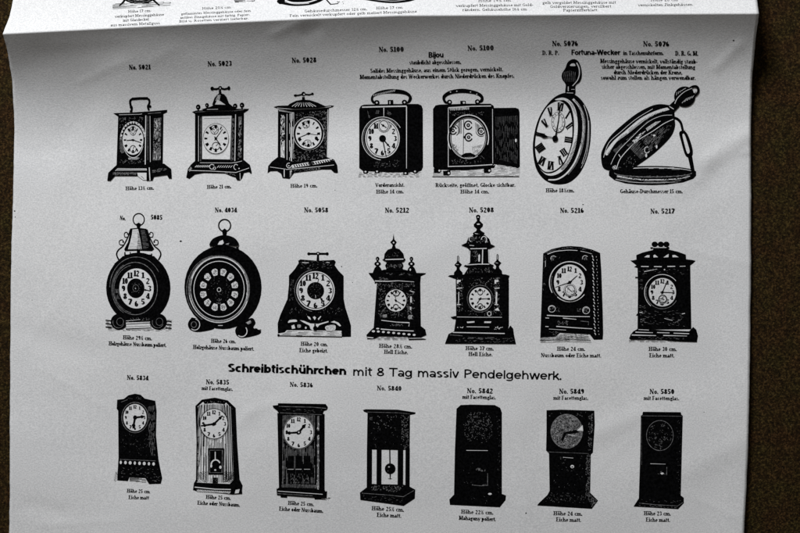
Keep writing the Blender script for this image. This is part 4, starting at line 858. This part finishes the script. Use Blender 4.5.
def clock_arched_inlay():
    c = Cl("mantel_clock_engraving", 532, 240, 9.69, "dark walnut mantel clock with a shallow arched top and beaded edge")
    B = lambda x, y: (x, 484.5 + y)
    c.Pg('k', [(108, 130), (190, 88), (290, 65), (370, 58), (470, 65), (580, 92), (660, 125), (672, 300), B(685, 200), B(690, 420), B(685, 480), B(600, 482), B(560, 430), B(270, 415), B(230, 450), B(80, 460), B(90, 180), (100, 350)])
    c.L('w', [(150, 138), (220, 112), (300, 102), (360, 98), (440, 102)], .7, .5, True); c.L('w', [(470, 108), (520, 118), (580, 135)], .4, .3, True); c.L('w', [(140, 125), (200, 100)], .35)
    c.S('w', [(120, 130), (200, 92), (370, 66), (560, 92), (650, 128), (560, 100), (370, 78), (200, 104)], 30, 1.6, .22, 0)
    for x, y in ((208, 178), (515, 175), B(190, 180), B(525, 195)):
        c.RG('w', x, y, 26, 24, .5, 150, 330); c.S('w', [(x - 25, y - 20), (x + 25, y - 20), (x + 20, y + 22), (x - 20, y + 22)], 9, 1.6, .55)
    c.RG('w', *B(192, 182), 34, 32, .5); c.RG('w', *B(524, 196), 34, 34, .5); c.S('w', [B(235, 165), B(270, 165), B(270, 210), B(235, 210)], 8, .9, .4); c.S('w', [B(440, 180), B(475, 180), B(475, 215), B(440, 215)], 9, .9, .45)
    c.RG('w', 365, 410, 196, 200, .9, 150, 325); c.RG('w', 365, 410, 178, 184, .35, 100, 200); c.RG('w', 365, 400, 185, 198, .8, 40, 130)
    for i in range(26): yv = 150 + i * 30; xv = 582 + i * .8 + (6 if i % 2 else 0); c.L('w', [(xv, yv), (xv + 10, yv + 20)], .9, .5); c.L('w', [(xv + 40, yv + 8), (xv + 42, yv + 18)], .4)
    c.L('w', [(130, 200), (130, 260)], .4); c.S('w', [(110, 140), (140, 140), (130, 480), (105, 480)], 14, 1.8, .25, 90); c.wood([(220, 160), (500, 160), (560, 230), (180, 230)], .5)
    c.part('molding'); c.L('w', [B(145, 245), B(330, 255), B(560, 258)], .9, .7); c.L('w', [B(300, 272), B(430, 284)], .8, .5); c.L('w', [B(130, 270), B(165, 272)], .7); c.L('w', [B(130, 353), B(160, 355)], .7); c.L('w', [B(235, 352), B(420, 366), B(585, 376)], .9, .6); c.L('w', [B(165, 378), B(330, 388)], .4); c.S('w', [B(245, 295), B(350, 300), B(350, 345), B(245, 335)], 24, 1.4, .4); c.L('w', [B(470, 300), B(550, 308), B(545, 340)], .35); c.S('w', [B(170, 400), B(260, 405), B(230, 440), B(170, 420)], 14, 1.4, .25)
    c.part('ground_shadow'); c.H('k', [B(80, 460), B(250, 440), B(330, 420), B(540, 425), B(565, 482), B(75, 490)], 3, .75, .36, .12); c.S('k', [B(270, 425), B(540, 430), B(550, 470), B(250, 475)], 60, 1.6, .4, 20); c.L('k', [B(75, 490), B(350, 482), B(570, 488)], .7)
    c.dial(365, 410, 152, 172, 'arabic', [(52, .62, 1.1), (253, .96, .9)], None, .4, False, num=.76, nsz=.22)
    c.part('seconds_dial'); c.E('w', 368, 485, 58, 58); c.RG('k', 368, 487, 48, 50, .7); c.RG('k', 368, 487, 60, 62, .35); c.L('k', [(345, 465), (390, 505)], .8); c.S('k', c.ell(368, 487, 58, 58), 26, 1.2, .5)
    c.done()
def clock_three_balls():
    c = Cl("mantel_clock_engraving", 622, 236, 9.69, "square black mantel clock crowned with three balls on a pierced pediment")
    B = lambda x, y: (x, 523 + y)
    c.Pg('k', [(80, 238), (110, 235), (140, 228), (620, 225), (680, 232), (714, 240), (690, 265), (662, 285), (665, 520), B(672, 380), B(150, 385), (155, 520), (150, 310), (118, 300), (140, 285), (110, 260)])
    c.L('w', [(180, 236), (240, 236)], .45); c.L('w', [(290, 238), (360, 238)], .35); c.L('w', [(420, 238), (600, 238)], .3); c.L('w', [(185, 295), (258, 296)], .8); c.L('w', [(310, 296), (385, 297)], .8); c.L('w', [(440, 295), (515, 294)], .9); c.L('w', [(560, 294), (615, 292)], .6); c.L('w', [(215, 345), (340, 320)], .7, .3); c.E('w', 412, 326, 7); c.S('w', [(170, 320), (640, 320), (640, 370), (170, 370)], 30, 1.8, .2, 0)
    c.R('k', 128, 395, 158, 408); c.Pg('k', [B(135, 245), B(160, 215), B(165, 250)])
    c.RG('w', 390, 545, 172, 172, .6, 130, 320); c.RG('w', 390, 545, 158, 160, .35, 30, 200)
    c.S('w', [(165, 420), (215, 420), (215, 520), (165, 520)], 16, 1.5, .25); c.S('w', [B(170, 140), B(230, 140), B(230, 340), B(170, 340)], 30, 2, .4, 5); c.S('w', [B(240, 200), B(600, 200), B(620, 350), B(240, 350)], 60, 2, .25, 5); c.L('w', [B(410, 275), B(490, 296)], .4); c.L('w', [B(580, 232), B(610, 226)], .7); c.L('w', [B(515, 315), B(580, 280)], .35); c.L('w', [B(170, 218), B(198, 220)], .7)
    c.part('plinth'); c.Pg('k', [B(155, 375), B(430, 392), B(650, 400), B(690, 358), B(720, 385), B(735, 440), B(725, 505), B(560, 500), B(400, 485), B(270, 482), B(90, 482), B(68, 470), B(85, 430), B(110, 400)])
    c.L('w', [B(160, 383), B(260, 388)], .6); c.L('w', [B(130, 408), B(300, 414)], 1.0, .5); c.L('w', [B(340, 412), B(460, 416)], .7); c.L('w', [B(500, 418), B(650, 424)], .8); c.L('w', [B(95, 436), B(330, 442)], 1.1, .6); c.L('w', [B(400, 440), B(630, 446)], 1.0, .4); c.H('k', [B(70, 485), B(540, 485), B(540, 505), B(60, 500)], 0, .9, .4, .2); c.S('w', [B(100, 455), B(600, 460), B(600, 480), B(100, 470)], 24, 2, .25, 0)
    c.part('pediment'); c.Pg('k', [(140, 240), (138, 185), (200, 160), (300, 135), (305, 118), (275, 122), (275, 108), (455, 105), (460, 116), (445, 130), (540, 152), (618, 180), (620, 240)])
    c.Pg('w', [(215, 205), (245, 185), (268, 186), (265, 208)]); c.Pg('w', [(305, 186), (318, 180), (350, 205), (305, 208)]); c.Pg('w', [(402, 208), (430, 186), (452, 174), (450, 205)]); c.Pg('w', [(488, 185), (515, 184), (548, 205), (490, 206)]); c.L('w', [(300, 112), (430, 112)], .6)
    for x in (317, 376, 430): c.part('ball'); c.E('k', x, 80, 30, 26)
    c.dial(392, 545, 132, 138, 'arabic', [(24, .9, 1.2), (92, .9, 1.0)], None, .4, False, num=.78, nsz=.24)
    c.part('seconds_dial'); c.E('w', 395, 612, 46, 46); c.RG('k', 395, 612, 38, 38, 1.1); c.L('k', [(375, 604), (412, 620)], .8); c.S('k', c.ell(395, 625, 60, 44), 26, 1.5, .7)
    c.done()

# ================================================================== third row
def clock_round_head():
    c = Cl("table_clock_engraving", 105, 388, 5.33, "small dark table clock with a rounded head and a row of light dots above its feet")
    c.H('k', [(55, 445), (75, 440), (60, 500), (45, 495)], 60, .9, .3); c.H('k', [(130, 475), (220, 478), (220, 505), (130, 495)], 0, .7, .35, .1)
    c.Pg('k', [(65, 62), (100, 58), (125, 38), (160, 30), (190, 36), (212, 56), (268, 68), (275, 120), (272, 250), (285, 380), (305, 480), (298, 510), (235, 512), (215, 480), (130, 476), (122, 496), (65, 492), (66, 470), (72, 370), (70, 120), (62, 110)])
    for i in range(8): c.E('w', 84 + i * 25, 396 + i * 1.2, 6 + (i % 3), 9)
    c.L('w', [(80, 380), (270, 388)], .3); c.S('w', [(80, 420), (290, 425), (295, 500), (240, 500), (220, 470), (120, 470), (90, 480)], 50, 1.5, .25, 0)
    c.H('w', [(225, 100), (265, 90), (268, 360), (240, 360)], 88, .9, .22, .2); c.S('w', [(85, 240), (230, 240), (230, 360), (85, 360)], 34, 1.4, .16); c.L('w', [(85, 75), (120, 62)], .3); c.S('w', [(120, 50), (200, 45), (205, 60), (120, 60)], 12, 1.2, .25)
    c.dial(160, 157, 62, 72, 'arabic', [(84, .82, 2.1), (192, .82, 2.4)], None, .4, False, num=.80, nsz=.2); c.RG('w', 160, 157, 71, 81, .4)
    c.done()
def clock_striped():
    c = Cl("table_clock_engraving", 185, 392, 5.03, "striped light wood clock with chamfered top corners and a glazed pendulum window")
    c.Pg('k', [(52, 70), (85, 38), (150, 28), (215, 42), (255, 80), (262, 250), (275, 440), (290, 470), (285, 512), (240, 515), (60, 500), (40, 492), (45, 460), (55, 440), (58, 250)])
    c.Pg('w', [(62, 75), (90, 50), (150, 42), (205, 52), (238, 85), (240, 250), (245, 440), (225, 462), (60, 455), (62, 250)])
    c.Pg('k', [(90, 45), (150, 38), (210, 48), (200, 62), (150, 56), (98, 60)]); c.S('w', [(100, 45), (200, 45), (195, 56), (105, 54)], 12, 1, .5)
    c.H('k', [(62, 75), (90, 58), (95, 250), (60, 440)], 94, 1.2, .62); c.H('k', [(205, 55), (238, 85), (240, 250), (245, 440), (205, 455), (205, 250)], 88, 1.15, .62)
    c.H('k', [(92, 60), (205, 60), (205, 455), (92, 455)], 91, .95, .5, .05); c.H('k', [(60, 400), (110, 400), (110, 455), (56, 455)], 45, 1.2, .5); c.H('k', [(190, 400), (248, 400), (248, 455), (190, 455)], -45, 1.2, .6); c.L('k', [(240, 85), (248, 450)], 1.4); c.L('k', [(62, 75), (60, 450)], 1.3)
    for q, x in enumerate((72, 84, 97, 110, 186, 199, 211, 222, 232)): c.L('k', [(x, 66), (x - 3 + (q > 3) * 9, 250), (x - 5 + (q > 3) * 14, 440)], .75, .6, True)
    c.S('k', [(60, 80), (75, 80), (75, 440), (58, 440)], 24, 2.2, .35, 92)
    c.part('plinth'); c.Pg('k', [(45, 455), (150, 465), (285, 465), (288, 512), (240, 515), (40, 492)]); c.L('w', [(48, 478), (150, 488), (230, 490)], .9); c.Pg('w', [(60, 490), (150, 496), (230, 500), (225, 510), (60, 500)]); c.H('k', [(60, 490), (230, 500), (225, 512), (60, 500)], 30, .9, .4); c.Pg('w', [(255, 492), (275, 488), (270, 508), (250, 510)])
    c.part('pendulum_window'); c.Pg('k', [(116, 282), (196, 282), (192, 415), (116, 415)]); c.L('w', [(124, 292), (188, 292), (186, 405), (124, 405), (124, 292)], .35); c.L('w', [(152, 300), (152, 340)], .9); c.RG('w', 154, 365, 22, 24, 1.3, 180, 340); c.E('w', 132, 372, 5, 8); c.E('w', 178, 378, 6, 8); c.E('w', 152, 392, 5, 4); c.R('k', 138, 430, 165, 458); c.S('w', [(138, 430), (165, 430), (165, 458), (138, 458)], 6, 1, .3)
    c.dial(146, 160, 68, 74, 'arabic', [(48, .84, 2.0), (262, .98, 2.0)], None, .3, False, num=.80, nsz=.21); c.RG('k', 146, 160, 72, 78, .4)
    c.done()
def clock_flat_cornice():
    c = Cl("table_clock_engraving", 265, 396, 5.03, "upright table clock with a flat overhanging cornice and three dark panels under its dial")
    c.H('k', [(270, 505), (330, 512), (320, 525), (280, 522)], 5, .8, .4, .2)
    c.Pg('k', [(62, 85), (300, 90), (300, 470), (310, 500), (300, 512), (60, 495), (58, 470), (70, 460)])
    c.H('w', [(90, 95), (252, 95), (250, 440), (85, 440)], 90, 1.1, .34, .06); c.L('g', [(268, 100), (267, 470)], 1.9); c.S('w', [(262, 100), (275, 100), (272, 470), (262, 470)], 36, 1.8, .7, 90); c.R('k', 252, 175, 280, 196); c.wood([(95, 95), (250, 95), (250, 440), (95, 440)], .8)
    c.L('k', [(80, 90), (80, 460)], 2.0); c.L('w', [(90, 100), (88, 440)], .3); c.H('w', [(85, 440), (260, 445), (260, 465), (80, 460)], 90, .8, .3)
    for x in (130, 170, 212): c.part('panel'); c.R('k', x - 16, 300, x + 16, 365); c.R('k', x - 16, 372, x + 16, 430); c.L('w', [(x - 16, 368), (x + 14, 368)], .4); c.S('w', [(x - 14, 390), (x + 14, 390), (x + 14, 425), (x - 14, 425)], 9, 1.6, .45, 90)
    c.part('cornice'); c.Pg('k', [(38, 48), (65, 45), (65, 36), (305, 40), (316, 55), (312, 68), (295, 75), (290, 95), (70, 85), (60, 72), (42, 58)]); c.L('w', [(70, 52), (240, 56), (308, 62)], .35); c.L('w', [(75, 84), (285, 94)], .25); c.S('w', [(80, 62), (285, 70), (285, 84), (80, 76)], 20, 2, .2, 2)
    c.part('plinth'); c.Pg('k', [(58, 465), (300, 480), (312, 478), (310, 510), (300, 515), (60, 498)]); c.L('w', [(65, 478), (290, 494)], .6); c.L('w', [(62, 490), (240, 502)], .35)
    for x in (95, 265): c.part('foot'); c.Pg('k', [(x - 18, 498), (x + 18, 500), (x + 16, 512), (x - 16, 510)])
    c.Pg('k', [(245, 505), (285, 506), (283, 520), (250, 520)])
    c.dial(170, 182, 74, 80, 'arabic', [(42, .68, 2.4), (266, .9, 2.1)], None, .3, False, num=.82, nsz=.2); c.RG('w', 170, 182, 78, 84, .4); c.E('w', 170, 182, 4)
    c.done()
def clock_pillars():
    c = Cl("portal_clock_engraving", 350, 404, 5.03, "open clock case on four slim pillars with a pendulum hanging between them")
    c.Pg('k', [(65, 30), (80, 26), (240, 28), (330, 42), (328, 50), (302, 55), (300, 228), (260, 232), (85, 228), (88, 45), (70, 38)])
    c.S('w', [(100, 55), (240, 55), (240, 130), (100, 130)], 34, 1.4, .4); c.S('w', [(255, 55), (295, 60), (292, 222), (258, 225)], 90, 1.3, .4); c.S('w', [(100, 130), (240, 130), (240, 215), (100, 215)], 14, 1.2, .18); c.L('w', [(85, 40), (245, 44), (300, 50)], .22)
    for x0, x1, y1 in ((85, 111, 425), (134, 159, 415), (240, 268, 445), (279, 301, 420)):
        c.part('pillar'); c.Pg('k', [(x0, 222), (x1, 222), (x1 - 1, y1), (x0 - 1, y1)])
    c.part('plinth'); c.Pg('k', [(50, 445), (80, 422), (110, 402), (270, 405), (300, 415), (328, 430), (326, 475), (270, 512), (52, 482)])
    c.S('w', [(110, 408), (268, 412), (245, 440), (100, 432)], 80, 1.4, .4); c.L('w', [(60, 448), (200, 458), (268, 466), (322, 434)], .35); c.S('w', [(60, 455), (265, 470), (265, 500), (60, 478)], 26, 1.6, .2, 4); c.L('k', [(112, 402), (300, 418)], .4)
    c.part('pendulum'); c.L('k', [(200, 228), (201, 300)], 1.3); c.E('k', 202, 325, 27, 27); c.L('k', [(202, 350), (202, 378)], 1.5, .8); c.E('w', 196, 316, 4, 3); c.S('w', [(185, 310), (215, 310), (210, 340), (190, 340)], 5, 1, .22); c.L('k', [(192, 375), (211, 375)], .4)
    c.done()
def clock_black_plain():
    c = Cl("table_clock_engraving", 440, 400, 4.85, "nearly solid black mahogany clock with clipped top corners and a speckled dial")
    c.Pg('k', [(80, 42), (100, 24), (150, 22), (265, 24), (292, 38), (300, 60), (300, 455), (320, 462), (318, 485), (290, 520), (48, 508), (45, 482), (68, 458), (72, 250)])
    c.part('dial'); c.S('w', c.ell(185, 132, 74, 82), 150, 1.1, .32); c.S('w', c.ell(185, 100, 66, 50), 60, 1.2, .36)
    c.part('glass_door'); c.L('w', [(128, 244), (232, 245)], .55, .45); c.S('w', [(168, 330), (230, 335), (228, 348), (168, 342)], 12, 2, .5); c.L('w', [(155, 412), (200, 416), (231, 414), (231, 355)], .35); c.S('w', [(150, 405), (230, 408), (230, 420), (150, 418)], 7, 1.6, .4, 0); c.S('w', [(275, 80), (295, 80), (295, 450), (280, 450)], 36, 1.2, .18); c.E('w', 242, 455, 9, 5); c.S('w', [(110, 300), (160, 300), (160, 410), (110, 410)], 8, 1, .2)
    c.wood([(80, 465), (310, 470), (290, 512), (60, 500)], .3)
    c.done()
def clock_long_case():
    c = Cl("table_clock_engraving", 530, 404, 4.85, "black miniature longcase clock with a square hood, engraved dial and flared foot")
    c.Pg('k', [(80, 30), (150, 27), (312, 32), (314, 100), (305, 235), (295, 245), (292, 430), (330, 468), (300, 508), (36, 492), (38, 485), (85, 440), (95, 420), (92, 240), (78, 225), (80, 130)])
    c.S('w', [(285, 42), (305, 45), (298, 220), (282, 225)], 80, 1.3, .4); c.S('w', [(272, 245), (292, 245), (290, 430), (270, 440)], 110, 1.2, .4); c.S('w', [(275, 440), (295, 438), (325, 470), (300, 500)], 60, 1.3, .4); c.S('w', [(100, 425), (270, 440), (280, 480), (70, 475)], 80, 1.0, .22); c.S('w', [(95, 45), (275, 40), (270, 60), (95, 60)], 20, 1, .28); c.wood([(105, 250), (265, 250), (265, 420), (105, 420)], .5)
    c.L('w', [(85, 232), (285, 240)], .2); c.L('w', [(160, 258), (210, 262)], .4); c.E('w', 205, 303, 9, 8); c.E('k', 205, 305, 5, 3); c.S('w', [(150, 300), (215, 310), (210, 330), (150, 320)], 6, 1, .25)
    c.part('dial'); c.E('g', 178, 132, 76, 82); c.RG('w', 178, 132, 77, 83, .3); c.S('k', c.ell(178, 132, 73, 79), 420, 1.2, .55); c.S('w', c.ell(178, 132, 72, 78), 50, 1.1, .63); c.Pg('w', [(228, 128), (255, 102), (258, 130)])
    c.Pg('k', [(150, 140), (225, 125), (240, 138), (190, 145)]); c.Pg('k', [(150, 170), (165, 138), (178, 140), (158, 185)]); c.L('w', [(185, 148), (225, 155)], .5); c.S('k', c.ell(178, 132, 60, 66), 40, 2, .5)
    c.done()
def clock_black_right():
    c = Cl("table_clock_engraving", 625, 404, 4.93, "plain black oak clock with a stepped flat top and a faint engraved dial")
    c.Pg('k', [(88, 38), (275, 40), (278, 52), (285, 58), (280, 250), (275, 450), (290, 462), (290, 488), (262, 518), (42, 505), (68, 465), (75, 250), (78, 58), (86, 52)])
    c.L('w', [(82, 58), (280, 60)], .22); c.L('w', [(80, 70), (82, 300)], .15)
    c.part('dial'); c.RG('w', 172, 155, 66, 74, .3); c.S('w', c.ell(172, 155, 60, 68), 78, 1.5, .28); c.E('k', 172, 155, 8)
    c.part('glass_door'); c.L('w', [(125, 294), (200, 296)], .45, .3); c.L('w', [(206, 310), (206, 350)], .3); c.E('w', 183, 342, 8, 5); c.S('w', [(165, 330), (205, 332), (205, 350), (165, 348)], 8, 1.5, .35); c.S('w', [(255, 80), (278, 80), (272, 450), (255, 450)], 36, 1, .15)
    c.part('plinth'); c.L('w', [(70, 488), (150, 496), (260, 502), (285, 485)], .35); c.S('w', [(60, 495), (255, 505), (262, 514), (70, 503)], 24, 1.6, .28, 3); c.S('w', [(80, 470), (280, 475), (270, 490), (80, 480)], 16, 1.4, .2, 3)
    c.done()

# ================================================================== remains of the row above, on the part of the sheet beyond the fold
def cut_row():
    c = Cl("clock_foot_engraving", 100, 0, 5, "tripod foot of a clock cut off by the edge of view, beyond the fold")
    c.Pg('w', [(60, 26), (80, 20), (350, 12), (352, 28), (62, 46)]); c.H('k', [(60, 26), (80, 18), (355, 8), (352, 28), (62, 46)], -4, .6, .36, .06)
    c.L('k', [(140, -30), (118, 8), (96, 30)], 2.6, 1.2, True); c.L('k', [(240, -30), (272, 5), (298, 28)], 2.6, 1.4, True); c.E('k', 195, -8, 75, 26); c.E('w', 195, -12, 52, 14); c.RG('w', 195, -8, 62, 20, .4, 20, 160); c.S('k', [(140, 0), (250, 0), (230, 12), (160, 12)], 14, 2, .6); c.L('k', [(150, 14), (245, 16)], .8)
    c.done()
    c = Cl("clock_foot_engraving", 255, 0, 5, "lower edge of a round clock base with a bent stay, beyond the fold")
    c.H('k', [(-110, -4), (0, -6), (0, 8), (-100, 12)], 0, .6, .35, .1)
    c.Pg('k', [(110, 10), (140, -6), (330, -10), (335, 4), (280, 24), (200, 30), (140, 22)], True); c.L('w', [(150, 2), (190, 14), (260, 12), (310, -2)], 1.4, 1.0, True); c.L('w', [(150, 10), (200, 20), (270, 17)], .4, .4, True); c.E('k', 128, 14, 12, 7)
    c.L('k', [(348, -12), (378, 22)], 1.2); c.L('k', [(375, 22), (415, 18)], .7); c.S('k', [(410, 8), (445, 8), (445, 20), (410, 18)], 8, 1.6, .5)
    c.done()
    c = Cl("clock_foot_engraving", 255, 0, 5, "dark oval base of another clock cut off at the edge of view")
    c.Pg('k', [(530, -10), (800, -14), (780, 6), (690, 16), (600, 8)], True); c.L('w', [(580, -4), (690, 6), (770, -4)], .4, .3, True)
    c.done()
cut_row()
for fn in (clock_square_handle, clock_key_top, clock_fluted_top, travel_front, travel_back, watch_upright, watch_open,
           clock_with_bell, clock_drum, clock_key_stand, clock_single_dome, clock_tall_dome, clock_arched_inlay, clock_three_balls,
           clock_round_head, clock_striped, clock_flat_cornice, clock_pillars, clock_black_plain, clock_long_case, clock_black_right):
    random.seed(hash(fn.__name__) % 1000 if False else sum(map(ord, fn.__name__))); fn()

# ------------------------------------------------------------------ captions: (text, x0, baseline0, x1, baseline1, cap height, style)
NUMS = [("No. 5021", 128.9, 69.6, 150.7, 69.2, 4.7), ("No. 5023", 207.5, 66.2, 232, 65.6, 4.9), ("No. 5028", 291.7, 62.8, 316.6, 62.2, 4.9),
    ("No. 5100", 378.7, 51.9, 404, 51.6, 4.9), ("No. 5100", 467.5, 50.6, 494, 50.2, 4.9), ("No. 5076", 552, 46, 578.2, 45.9, 5.0), ("No. 5076", 643, 46.3, 669.4, 46.5, 5.0),
    ("No.", 119.6, 219.8, 125.6, 220.4, 4.2), ("5085", 150.6, 219.4, 162.4, 219.8, 4.7), ("No. 4034", 214.8, 212.2, 237, 212.2, 4.6), ("No. 5058", 304, 212.2, 328.4, 212.3, 4.7),
    ("No. 5212", 384.9, 212.6, 409.3, 212.5, 4.9), ("No. 5208", 468.9, 212.4, 494, 212.2, 4.9), ("No. 5216", 560, 212.8, 584, 212.8, 4.9), ("No. 5217", 650.4, 213.6, 674.6, 213.4, 4.9),
    ("No. 5834", 126.8, 379.6, 148.5, 380.2, 4.6), ("No. 5835", 205.8, 384, 229.2, 384.5, 4.7), ("No. 5836", 289.6, 386.5, 313, 387.3, 4.6), ("No. 5840", 376.8, 390.2, 401.7, 390.6, 4.6),
    ("No. 5842", 466.8, 393, 493, 393.3, 4.9), ("No. 5849", 559, 393.6, 584.2, 393.7, 4.9), ("No. 5850", 649.5, 393.8, 674.5, 393.9, 4.9)]
for s, x0, y0, x1, y1, cp in NUMS:
    if s.startswith("No. "):
        m = x0 + (x1 - x0) * .44
        q = Print(); q.part("number_caption"); letter(q, "No.", x0, y0, x0 + (x1 - x0) * .36, y0 + (y1 - y0) * .36, cp, 'cap'); letter(q, s[4:], m, y0 + (y1 - y0) * .44, x1, y1, cp, 'num')
        q.build("number_caption", sheet, "printed number " + s)
    else: caption("number_caption", [(s, x0, y0, x1, y1, cp)], "printed number " + s, 'num' if s[0] == '5' else 'cap')
F = "mit Facettenglas."
CAPS = [
    [("Höhe 13½ cm.", 125.6, 190.2, 154.2, 189.6, 3.7)], [("Höhe 21 cm.", 207, 188.7, 231.6, 188.2, 3.7)], [("Höhe 19 cm.", 290.5, 187.7, 317.6, 187.3, 3.7)],
    [("Vorderansicht.", 375.4, 186.9, 404.5, 186.6, 3.8), ("Höhe 14 cm.", 376.2, 193.5, 404, 193.2, 3.8)],
    [("Rückseite, geöffnet, Glocke sichtbar.", 435.5, 187, 515.5, 186.7, 3.9), ("Höhe 14 cm.", 460.4, 193.4, 489.3, 193.3, 3.8)],
    [("Höhe 18½cm.", 545.8, 192.3, 574.5, 192.3, 4)], [("Gehäuse-Durchmesser 15 cm.", 620, 193.2, 683, 193.2, 4)],
    [("Höhe 29½ cm.", 122.9, 339.2, 152.2, 340.2, 4), ("Holzgehäuse Nussbaum poliert.", 108.7, 345.2, 166.4, 347, 4)],
    [("Höhe 26 cm.", 211, 342.6, 235.9, 343.2, 3.9), ("Holzgehäuse Nussbaum poliert.", 193, 348.8, 254.2, 350.6, 4)],
    [("Höhe 20 cm.", 300.7, 345.6, 328, 346.2, 4), ("Eiche gebeizt.", 299.3, 352, 328, 352.6, 4)],
    [("Höhe 28½ cm.", 379, 347.6, 412.4, 348.4, 4), ("Hell Eiche.", 384, 353.6, 408.2, 354.2, 4)],
    [("Höhe 37 cm.", 465.6, 350, 494, 350.4, 4), ("Hell Eiche.", 468.5, 355.8, 492.6, 356.2, 4)],
    [("Höhe 24 cm.", 557, 350.6, 585.4, 350.8, 4), ("Nussbaum oder Eiche matt.", 540.8, 357, 601.4, 357.4, 4)],
    [("Höhe 30 cm.", 648.6, 350.8, 677, 351, 4.1), ("Eiche matt.", 649.2, 357.2, 674.6, 357.4, 4.1)],
    [("Höhe 25 cm", 126.8, 492.4, 149.8, 493.2, 3.7), ("Eiche matt", 128.5, 498.8, 149, 499.4, 3.7)],
    [("Höhe 25 cm.", 205.8, 498.6, 231, 499.8, 3.9), ("Eiche oder Nussbaum.", 197.4, 504.4, 240, 506.6, 3.9)],
    [("Höhe 25 cm.", 288, 504.6, 314, 506, 3.9), ("Eiche oder Nussbaum.", 279, 510.4, 323.4, 512.8, 4)],
    [("Höhe 25½ cm.", 371.6, 510, 404.2, 511.6, 4.1), ("Eiche matt.", 376.8, 516.6, 401.4, 517.6, 4.1)],
    [("Höhe 22½ cm.", 461, 513.4, 493.6, 514.4, 3.9), ("Mahagony poliert.", 459, 519.6, 496, 521, 4)],
    [("Höhe 24 cm.", 553.4, 515, 582.6, 515.6, 4), ("Eiche matt.", 556, 521.2, 581.2, 521.8, 4)],
    [("Höhe 23 cm.", 643.8, 515, 671, 515.4, 4), ("Eiche matt.", 645.8, 521.4, 670.2, 521.8, 4)],
    [(F, 201.7, 389.8, 233, 390.8, 3.8)], [(F, 462.4, 398.6, 496, 399.2, 3.9)], [(F, 553.4, 399.6, 588.4, 399.8, 3.9)], [(F, 643.8, 399.8, 679.4, 400.2, 3.9)],
    [("Messinggehäuse vernickelt, vollständig staub-", 600.3, 63, 697.6, 63.6, 4.2), ("sicher abgeschlossen, mit Momentabstellung", 601.6, 68.6, 695.3, 69.1, 4.2), ("durch Niederdrücken der Krone,", 613.6, 74.2, 682.4, 74.4, 4.2), ("sowohl zum stellen als hängen verwendbar.", 600.8, 79.6, 695.8, 79.8, 4.2)],
    [("Solides Messinggehäuse, aus einem Stück gezogen, vernickelt.", 370.2, 72.8, 503, 71.1, 4.1), ("Momentabstellung des Weckerwerkes durch Niederdrücken des Knopfes.", 359.9, 79, 514.5, 77.7, 4.2)],
    [("D. R. P.", 542.2, 54.8, 559.2, 54.8, 4.2)], [("D. R. G. M.", 675.2, 55.5, 698.3, 55.6, 4.5)],
]
for ls in CAPS: caption("caption", ls, "printed caption " + " / ".join(l[0] for l in ls))
caption("caption", [("Bijou", 428.2, 57.6, 443.4, 57.4, 5.4, 'sansb'), ("staubdicht abgeschlossen.", 409.3, 64.4, 461.3, 63.8, 4.1, 'cap')], "short bold name over a line of small print")
caption("caption", [("Fortuna-Wecker", 571, 54.9, 619.9, 54.9, 5.2, 'sansb'), ("in Taschenuhrform.", 623.2, 54.9, 663.8, 54.9, 4.1, 'cap')], "bold sans line over the two pocket watches")
caption("heading", [("Schreibtischührchen", 227.4, 371.8, 346.2, 374.9, 8.5, 'heavy'), ("mit 8 Tag massiv Pendelgehwerk.", 352, 375.6, 562, 379.9, 8.6, 'sans')], "large bold heading line above the bottom row")
TOP = [
    [("Höhe 17 cm.", 128, 12.8, 151.5, 11.8, 2.55), ("verkupfert Messinggehäuse", 115, 17.8, 164, 15.6, 2.55), ("mit Glasdeckel", 123, 21.6, 149, 20.4, 2.55), ("aus massivem Metallguss", 110.4, 26.4, 160, 24.2, 2.55)],
    [("Höhe 20½ cm", 202, 9.6, 231, 8.2, 2.3), ("geflammtes Messinggehäuse oder fein", 181, 14.9, 251, 11.7, 2.1), ("antikes Zinngehäuse mit farbig. Papier-", 180, 18.7, 250, 15.6, 2.1), ("Bild u. Rosetten verziert lieferbar.", 179, 22.4, 249, 19.3, 2.1)],
    [("Gehäusedurchmesser 12½ cm.", 304.4, 12.4, 367.6, 10.2, 2.55), ("Höhe 17 cm", 376, 9.4, 402.6, 8.6, 2.55)], [("Fein vernickelt verkupfert oder gelb meliert Messinggehäuse", 289.6, 17, 417, 12.6, 2.55)],
    [("Höhe 19½ cm", 478, 2, 511, 1.4, 2.55), ("verkupfert Messinggehäuse mit Gold-", 456, 7, 533.4, 6, 2.55), ("rändern. Gehäusehöhe 16½ cm", 462.4, 11, 527, 10.4, 2.55)],
    [("gelb vergoldet Messinggehäuse mit", 542.4, 4, 616, 3.6, 2.55), ("Goldverzierungen, versilbert", 550, 7.8, 611.4, 7.5, 2.55), ("Papierzifferblatt.", 563, 11.4, 598.4, 11.2, 2.55)],
    [("Höhe 20 cm", 650.6, 1.2, 678, 1.0, 2.55), ("vernickelten Zinkgehäusen.", 638, 6.3, 693.6, 5.7, 2.55)],
]
for ls in TOP: caption("caption", ls, "line of small print beyond the fold: " + ls[0][0], 'light')
# a few specks of ink
for x, y, r in ((180.7, 241.2, 1.0), (341.5, 266.5, .6), (733.5, 40.5, .8), (583, 204.5, .6), (526, 513, .7), (352.5, 282.5, .4), (335, 190, .4), (14.6, 211, .7), (15.2, 217, .5), (32, 300, .35), (412, 96, .3), (704, 412, .35)):
    q = Print(); q.part("ink_speck"); q.poly('k', [(x + r * math.cos(t * .785) * 1.2, y + r * math.sin(t * .785) * .8) for t in range(8)])
    q.build("ink_speck", sheet)
